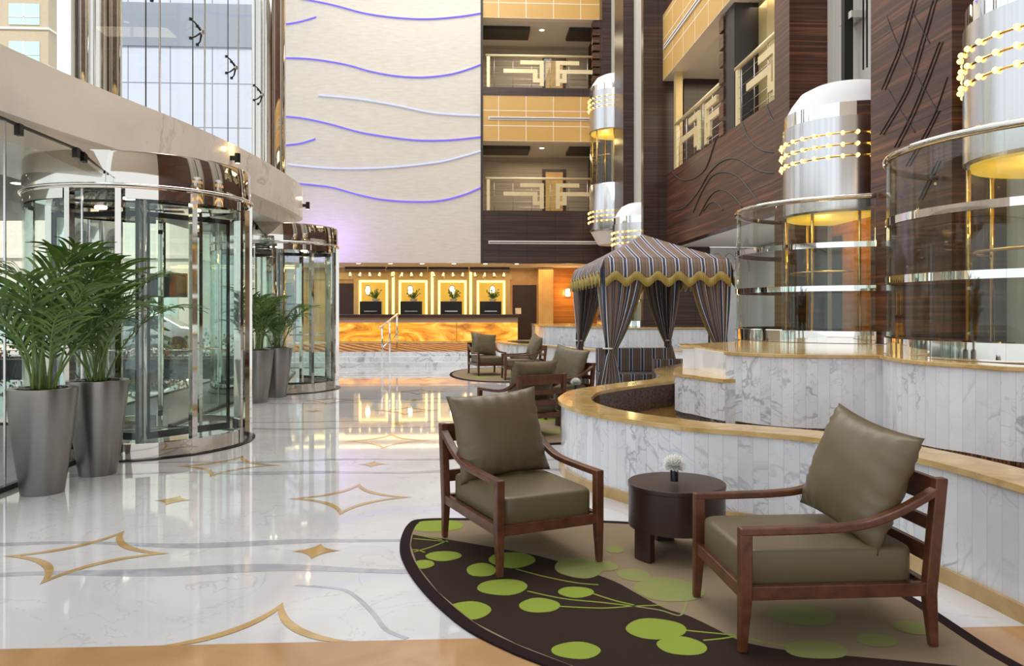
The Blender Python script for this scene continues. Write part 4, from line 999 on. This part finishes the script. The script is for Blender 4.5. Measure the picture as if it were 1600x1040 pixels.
def armchair():
    t_ = thing('armchair', 'x', 'chair', group='mahogany armchairs with olive cushions')
    W = M['chairwood']
    # local: front is -y
    def leg(x, y, top, rake=0):
        m = MB(); w = .024; sx = 1 if x > 0 else -1
        pts = [(x, y, 0), (x, y, .24), (x, y, top)]
        z = [0, .24, top]; ws = [.017, .025, .025]; vs = []
        for k in range(3):
            yy = y+(rake if k == 2 else 0); xx = x; w = ws[k]; yw = w*1.1
            if k == 0: yy += -.012 if y < 0 else .02
            vs += [(xx-w, yy-yw, z[k]), (xx+w, yy-yw, z[k]), (xx+w, yy+yw, z[k]), (xx-w, yy+yw, z[k])]
        fs = [(3, 2, 1, 0), (8, 9, 10, 11)]
        for k in range(2):
            for q in range(4): fs.append((4*k+q, 4*k+(q+1) % 4, 4*k+4+(q+1) % 4, 4*k+4+q))
        m.add(vs, fs); return m
    for s in (-1, 1):
        leg(s*HW, -HD, .515).build('leg', W, t_, bevel=.006)
        leg(s*HW, HD, .745, .05).build('leg', W, t_, bevel=.006)
        arm = cr([(s*HW, -HD-.027, .525), (s*HW, -HD+.15, .525), (s*HW, -.03, .53), (s*HW, .12, .545), (s*HW, .26, .59), (s*HW, .37, .645), (s*HW, HD+.03, .69)], 4)
        MB().sweep(arm, .052, .034).build('armrest', W, t_, bevel=.007)
        MB().box(s*HW-.018, s*HW+.018, -HD+.02, HD-.02, .225, .285).build('side_rail', W, t_, bevel=.004)
    MB().box(-HW+.02, HW-.02, -HD-.018, -HD+.018, .225, .285).build('front_rail', W, t_, bevel=.004)
    MB().box(-HW+.02, HW-.02, HD-.018, HD+.018, .225, .285).build('rear_rail', W, t_, bevel=.004)
    MB().box(-HW+.015, HW-.015, -HD+.015, HD-.015, .255, .268).build('seat_board', M['tablewood'], t_)
    for z0, z1 in ((.625, .742), (.505, .565), (.365, .44)):
        yy = HD+.05*(z0-.24)/.5; MB().box(-HW+.02, HW-.02, yy-.012, yy+.014, z0, z1).build('back_slat', W, t_, bevel=.003)
    # seat cushion: a soft box
    m = MB(); w, d, h = HW*2-.055, .79, .16
    def side(u, v):
        # superelliptic cross section around
        a = 2*PI*u; ca, sa = math.cos(a), math.sin(a); n_ = .16
        x = abs(ca)**n_*(1 if ca > 0 else -1); y = abs(sa)**n_*(1 if sa > 0 else -1)
        prof = [(0, .0), (.93, 0), (.985, .02), (1, .06), (1, .85), (.985, .94), (.955, .985), (.9, 1.0), (.6, 1.04), (0, 1.06)]
        k = v*9; i = min(8, int(k)); f = k-i; r_ = prof[i][0]*(1-f)+prof[i+1][0]*f; z = prof[i][1]*(1-f)+prof[i+1][1]*f
        return (x*r_*w/2, y*r_*d/2-.02, .272+z*h)
    m.grid(side, 96, 18, cu=True); m.build('seat_cushion', M['olive'], t_)
    p = pillow(.665, .565, .235, 1).build('back_cushion', M['olive'], t_, weld=True); p.location = (0, .215, .685); p.rotation_euler = (R(-17), 0, 0)
    return t_
proto = armchair()
def put(x, z, fx, fz, label, cush=None, first=False):
    c = proto if first else copy_tree(proto)
    X, Y = C2R(x, z); FX, FY = C2R(fx, fz)
    c.location = (X, Y, .0175); c.rotation_euler = (0, 0, math.atan2(FX, -FY)); c['label'] = label
    if cush:
        for ch in c.children:
            if ch.name.startswith('back_cushion'): ch.location = (cush[0], cush[1], cush[2]); ch.rotation_euler = cush[3]
    return c
def camg(px, py): Z = 1800/(py-CY); return Vector(((px-CX)*Z/FPX, Z))
# nearest right chair
A, B, C_ = camg(1164, 1024), camg(1457, 1015), camg(1087, 936)
f = (A-B).normalized(); ctr = (B+C_)/2
put(ctr.x, ctr.y, f.x, f.y, 'mahogany armchair with olive cushions, nearest one on the right, facing left', (.0, .26, .70, (R(-19), R(7), R(5))), first=True)
A, B, C_ = camg(777, 903), camg(934, 880), camg(697, 843)
f = (A-C_).normalized(); ctr = (B+C_)/2
put(ctr.x, ctr.y, f.x, f.y, 'mahogany armchair with olive cushions left of the nearest round table', (-.03, .22, .69, (R(-16), R(-3), R(4))))
put(.10, 9.43, -.55, .835, 'mahogany armchair seen from behind, slatted back toward us, on the middle rug', (0, .25, .64, (R(-19), 0, 0)))
put(.61, 11.1, -.80, -.60, 'armchair with pale lit olive cushion behind the slatted chair, beside the tent')
put(-.60, 18.25, .32, -.95, 'farthest left armchair facing us in front of the glowing counter')
put(.24, 17.05, -.99, -.12, 'farthest right armchair in profile facing left, on the distant rug')
# ------------------------------------------------------------------ side tables, vases
def side_table(x, z, label):
    X, Y = C2R(x, z); t_ = thing('side_table', label, 'table', (X, Y, .0175), 0, 'round dark wood side tables')
    r = .297
    MB().lathe([(0, .405), (r-.004, .405), (r, .409), (r, .431), (r-.004, .435), (0, .435)], 64).build('table_top', M['tablewood'], t_)
    MB().lathe([(r-.03, .17), (r-.004, .17), (r-.004, .405), (r-.03, .405), (r-.03, .17)], 64).build('apron', M['tablewood'], t_)
    for k in range(3):
        a = R(211+120*k); MB().lathe([(r-.05, 0), (r-.002, 0), (r-.002, .20), (r-.05, .20), (r-.05, 0)], 8, a0=a-R(13), a1=a+R(13)).build('leg', M['tablewood'], t_)
    return t_
def vase(x, z, h, label, s=1.0):
    X, Y = C2R(x, z); t_ = thing('flower_vase', label, 'vase', (X, Y, h), 0, 'white flowers in small glass vases')
    MB().lathe([(0, 0), (.026, 0), (.027, .02), (.029, .10), (.026, .10), (.024, .03), (0, .02)], 24).build('glass', M['glass'], t_)
    MB().lathe([(0, .021), (.023, .021), (.0245, .085), (0, .085)], 20).build('black_lining', M['black'], t_)
    fl = MB(); rr = random.Random(4)
    for k in range(150):
        zc = 1-1.55*(k+.5)/150; a = k*2.399; q = math.sqrt(max(0, 1-zc*zc)); d = Vector((q*math.cos(a), q*math.sin(a), zc*.85)); c = Vector((0, 0, .118))
        tn_ = Vector((-math.sin(a), math.cos(a), 0)); b0 = c+d*.018; b1 = c+d*.055; b2 = c+d*.073+Vector((0, 0, .005)); w = .007
        fl.add([b0-tn_*w*.4, b0+tn_*w*.4, b1-tn_*w, b1+tn_*w, b2-tn_*w*.35, b2+tn_*w*.35], [(0, 1, 3, 2), (2, 3, 5, 4)], 0, True)
    fl.lathe([(0, -.02), (.022, -.008), (.028, .01), (0, .03)], 12, (0, 0, .118))
    fl.build('chrysanthemum', M['petal'], t_, solid=.001)
    MB().tube([(0, 0, .03), (0, 0, .11)], .004, 6).build('stem', M['stalk'], t_)
    return t_
side_table(1.015, 4.74, 'round dark wood side table between the two nearest armchairs')
vase(.985, 4.66, .4527, 'white chrysanthemum in a small glass vase on the nearest round table')
side_table(.84, 10.15, 'round dark wood side table on the middle rug behind the fountain edge')
vase(.84, 10.1, .4527, 'white flower in a small glass vase on the middle table, above the fountain rim')
side_table(.25, 18.0, 'small distant round table between the two farthest armchairs')
# ------------------------------------------------------------------ outdoors
struct(MB().box(-90, -3.95, -20, 90, -.2, -.02).build('ground', M['street']))
pool = thing('reflecting_pool', 'dark shallow reflecting pool outside the near revolving door', 'pool', (0, 0, 0))
MB().prism([(-13, 11.0), (-5.6, 10.6), (-5.6, 20.3), (-13, 20.3)], -.02, .02).build('water_surface', M['pool'], pool)
MB().box(-13.2, -5.4, 20.3, 20.6, -.02, .28).build('edge_wall', M['black'], pool)
m = MB(); rr = random.Random(9)
fo_ = MB(); fl_ = MB()
for k in range(900):
    x = rr.uniform(-13, -6.5); y = rr.uniform(20.8, 22.2); z = rr.uniform(.2, .35+.55*abs(math.sin(x*1.1))); a = rr.uniform(0, 6.28); s_ = rr.uniform(.05, .12)
    tgt = fl_ if z < .5 and rr.random() < .4 else fo_
    tgt.add([(x, y, z), (x+s_*math.cos(a), y+s_*math.sin(a), z+s_*.4), (x+s_*.3*math.sin(a), y-s_*.3*math.cos(a), z+s_)], [(0, 1, 2)])
hd = thing('flower_bed', 'low green hedge with orange flowers beyond the pool outside', 'flower bed', (0, 0, 0))
fo_.build('foliage', M['leaf'], hd); fl_.build('blossoms', plain('orange_blossom', (.75, .25, .12), .7, var=.3), hd); MB().box(-13, -6.5, 20.7, 22.3, -.02, .25).build('soil_bed', M['soil'], hd)
tr = thing('small_conifer', 'small dark conifer growing behind the hedge outside', 'tree', (*C2R(-10.6, 22.4), 0))
m = MB()
for lv in range(6):
    for q in range(9):
        a = q*.7+lv; L = .85*(1-lv/7); z = .5+lv*.27; m.tube([(0, 0, z), (L*.5*math.cos(a), L*.5*math.sin(a), z+.02), (L*math.cos(a), L*math.sin(a), z-.1)], [.03, .06, .01], 5)
m.build('branches', M['leaf'], tr); MB().tube([(0, 0, 0), (0, 0, 2.1)], [.06, .02], 6).build('trunk', M['soil'], tr)
can = thing('entrance_canopy', 'grey-green entrance canopy outside above the driveway', 'canopy', (0, 0, 0))
MB().prism(cr([(-6.6, 5), (-6.6, 18), (-9, 22.5), (-16, 24), (-22, 21), (-22, 9), (-14, 4.8)], 6, True), 4.25, 4.6).build('slab', M['soffit'], can)
m = MB()
for k in range(10): m.lathe([(0, 4.24), (.12, 4.24), (.14, 4.25)], 10, (-7.5-2.2*(k % 5), 12+5*(k//5), 0))
m.build('downlights', M['down'], can)
scn = thing('hanging_screen', 'black display screen hanging outside beyond the near revolving door', 'screen', (*C2R(-9.5, 21), 0))
MB().box(-.6, .6, -.06, .06, 1.9, 2.55).build('panel', M['black'], scn); MB().tube([(0, 0, 2.55), (0, 0, 4.24)], .03, 8).build('pole', M['black'], scn)
def building(name, label, x0, x1, y0, y1, h, wall, rows, cols, face, z0=3, ww=2.2, wh=1.8, dz=4.2):
    b = thing(name, label, 'building', (0, 0, 0))
    MB().box(x0, x1, y0, y1, 0, h).build('wall', wall, b)
    for r_ in range(rows):
        for c_ in range(cols):
            z = z0+dz*r_
            if face == 'y':
                xc = x0+(x1-x0)*(c_+.5)/cols; q = MB().box(xc-ww/2, xc+ww/2, y0-.06, y0+.05, z, z+wh); fr_ = MB().box(xc-.04, xc+.04, y0-.1, y0-.05, z, z+wh).box(xc-ww/2, xc+ww/2, y0-.1, y0-.05, z+wh*.35, z+wh*.35+.06)
            else:
                yc = y0+(y1-y0)*(c_+.5)/cols; q = MB().box(x1-.05, x1+.06, yc-ww/2, yc+ww/2, z, z+wh); fr_ = MB().box(x1+.05, x1+.1, yc-.04, yc+.04, z, z+wh).box(x1+.05, x1+.1, yc-ww/2, yc+ww/2, z+wh*.35, z+wh*.35+.06)
            w_ = q.build('window', M['tint_pane'], b); fr_.build('window_bar', M['slot_white'], w_)
    for z in [z0+dz*k+wh+.9 for k in range(rows)]:
        MB().box(x0, x1+.12, y0-.12, y1, z, z+.15).build('string_course', M['pale_wall'], b)
    return b
building('apartment_building', 'sand coloured apartment building with pale green windows at the upper left outside', -60, -32, 60, 70, 26.6, M['sand_wall'], 8, 8, 'y', 3.25, 2.25, 1.6, 2.85)
b = thing('office_block', 'pale bluish panelled office facade with a grey band seen through the high glazing', 'building', (0, 0, 0))
m = MB(); m.box(-19.5, -8, 40.1, 44, 0, 34); m.add([(-19.5, 40, 0), (-8, 40, 0), (-8, 40, 34), (-19.5, 40, 34)], [(0, 1, 2, 3)], 0, False, [(0, .35), (11.5, .35), (11.5, 34.35), (0, 34.35)]); m.build('wall', M['facade'], b)
MB().box(-19.5, -8, 39.9, 40, 15.0, 17.2).build('grey_band', M['grey_facade'], b); MB().box(-19.5, -8, 39.9, 40, 4.0, 6.0).build('grey_band', M['grey_facade'], b)
building('low_building', 'low cream building with a doorway across the street outside', -19.0, -11, 31, 33, 7.0, M['pale_wall'], 1, 3, 'y', .3, 1.6, 2.4, 4)
building('street_house', 'sand coloured house across the street at the far left outside', -40, -26, 12, 28, 7.5, M['sand_wall'], 2, 5, 'x', 1.0, 2.0, 1.6, 3.2)
car = thing('parked_car', 'silver car parked in the street beyond the hedge outside', 'car', (*C2R(-13.2, 27.5), 0), R(10))
prof = [(-2.1, .3), (-2.15, .7), (-1.9, .85), (-1.2, .95), (-.6, 1.38), (.7, 1.42), (1.4, 1.0), (2.0, .9), (2.15, .6), (2.1, .3)]
m = MB(); n = len(prof); m.add([(x, -.82, z) for x, z in prof]+[(x, .82, z) for x, z in prof], [tuple(range(n)), tuple(range(n, 2*n))[::-1]]+[(i, n+i, n+(i+1) % n, (i+1) % n) for i in range(n)]); m.build('body', M['steel'], car, bevel=.05)
MB().box(-.75, .75, -.835, .835, 1.0, 1.3).build('side_window', M['black'], car)
for sx in (-1.3, 1.3):
    for sy in (-.8, .8):
        w_ = MB().lathe([(0, -.1), (.33, -.1), (.33, .1), (0, .1)], 20).build('wheel', M['black'], car); w_.rotation_euler = (R(90), 0, 0); w_.location = (sx, sy, .32)
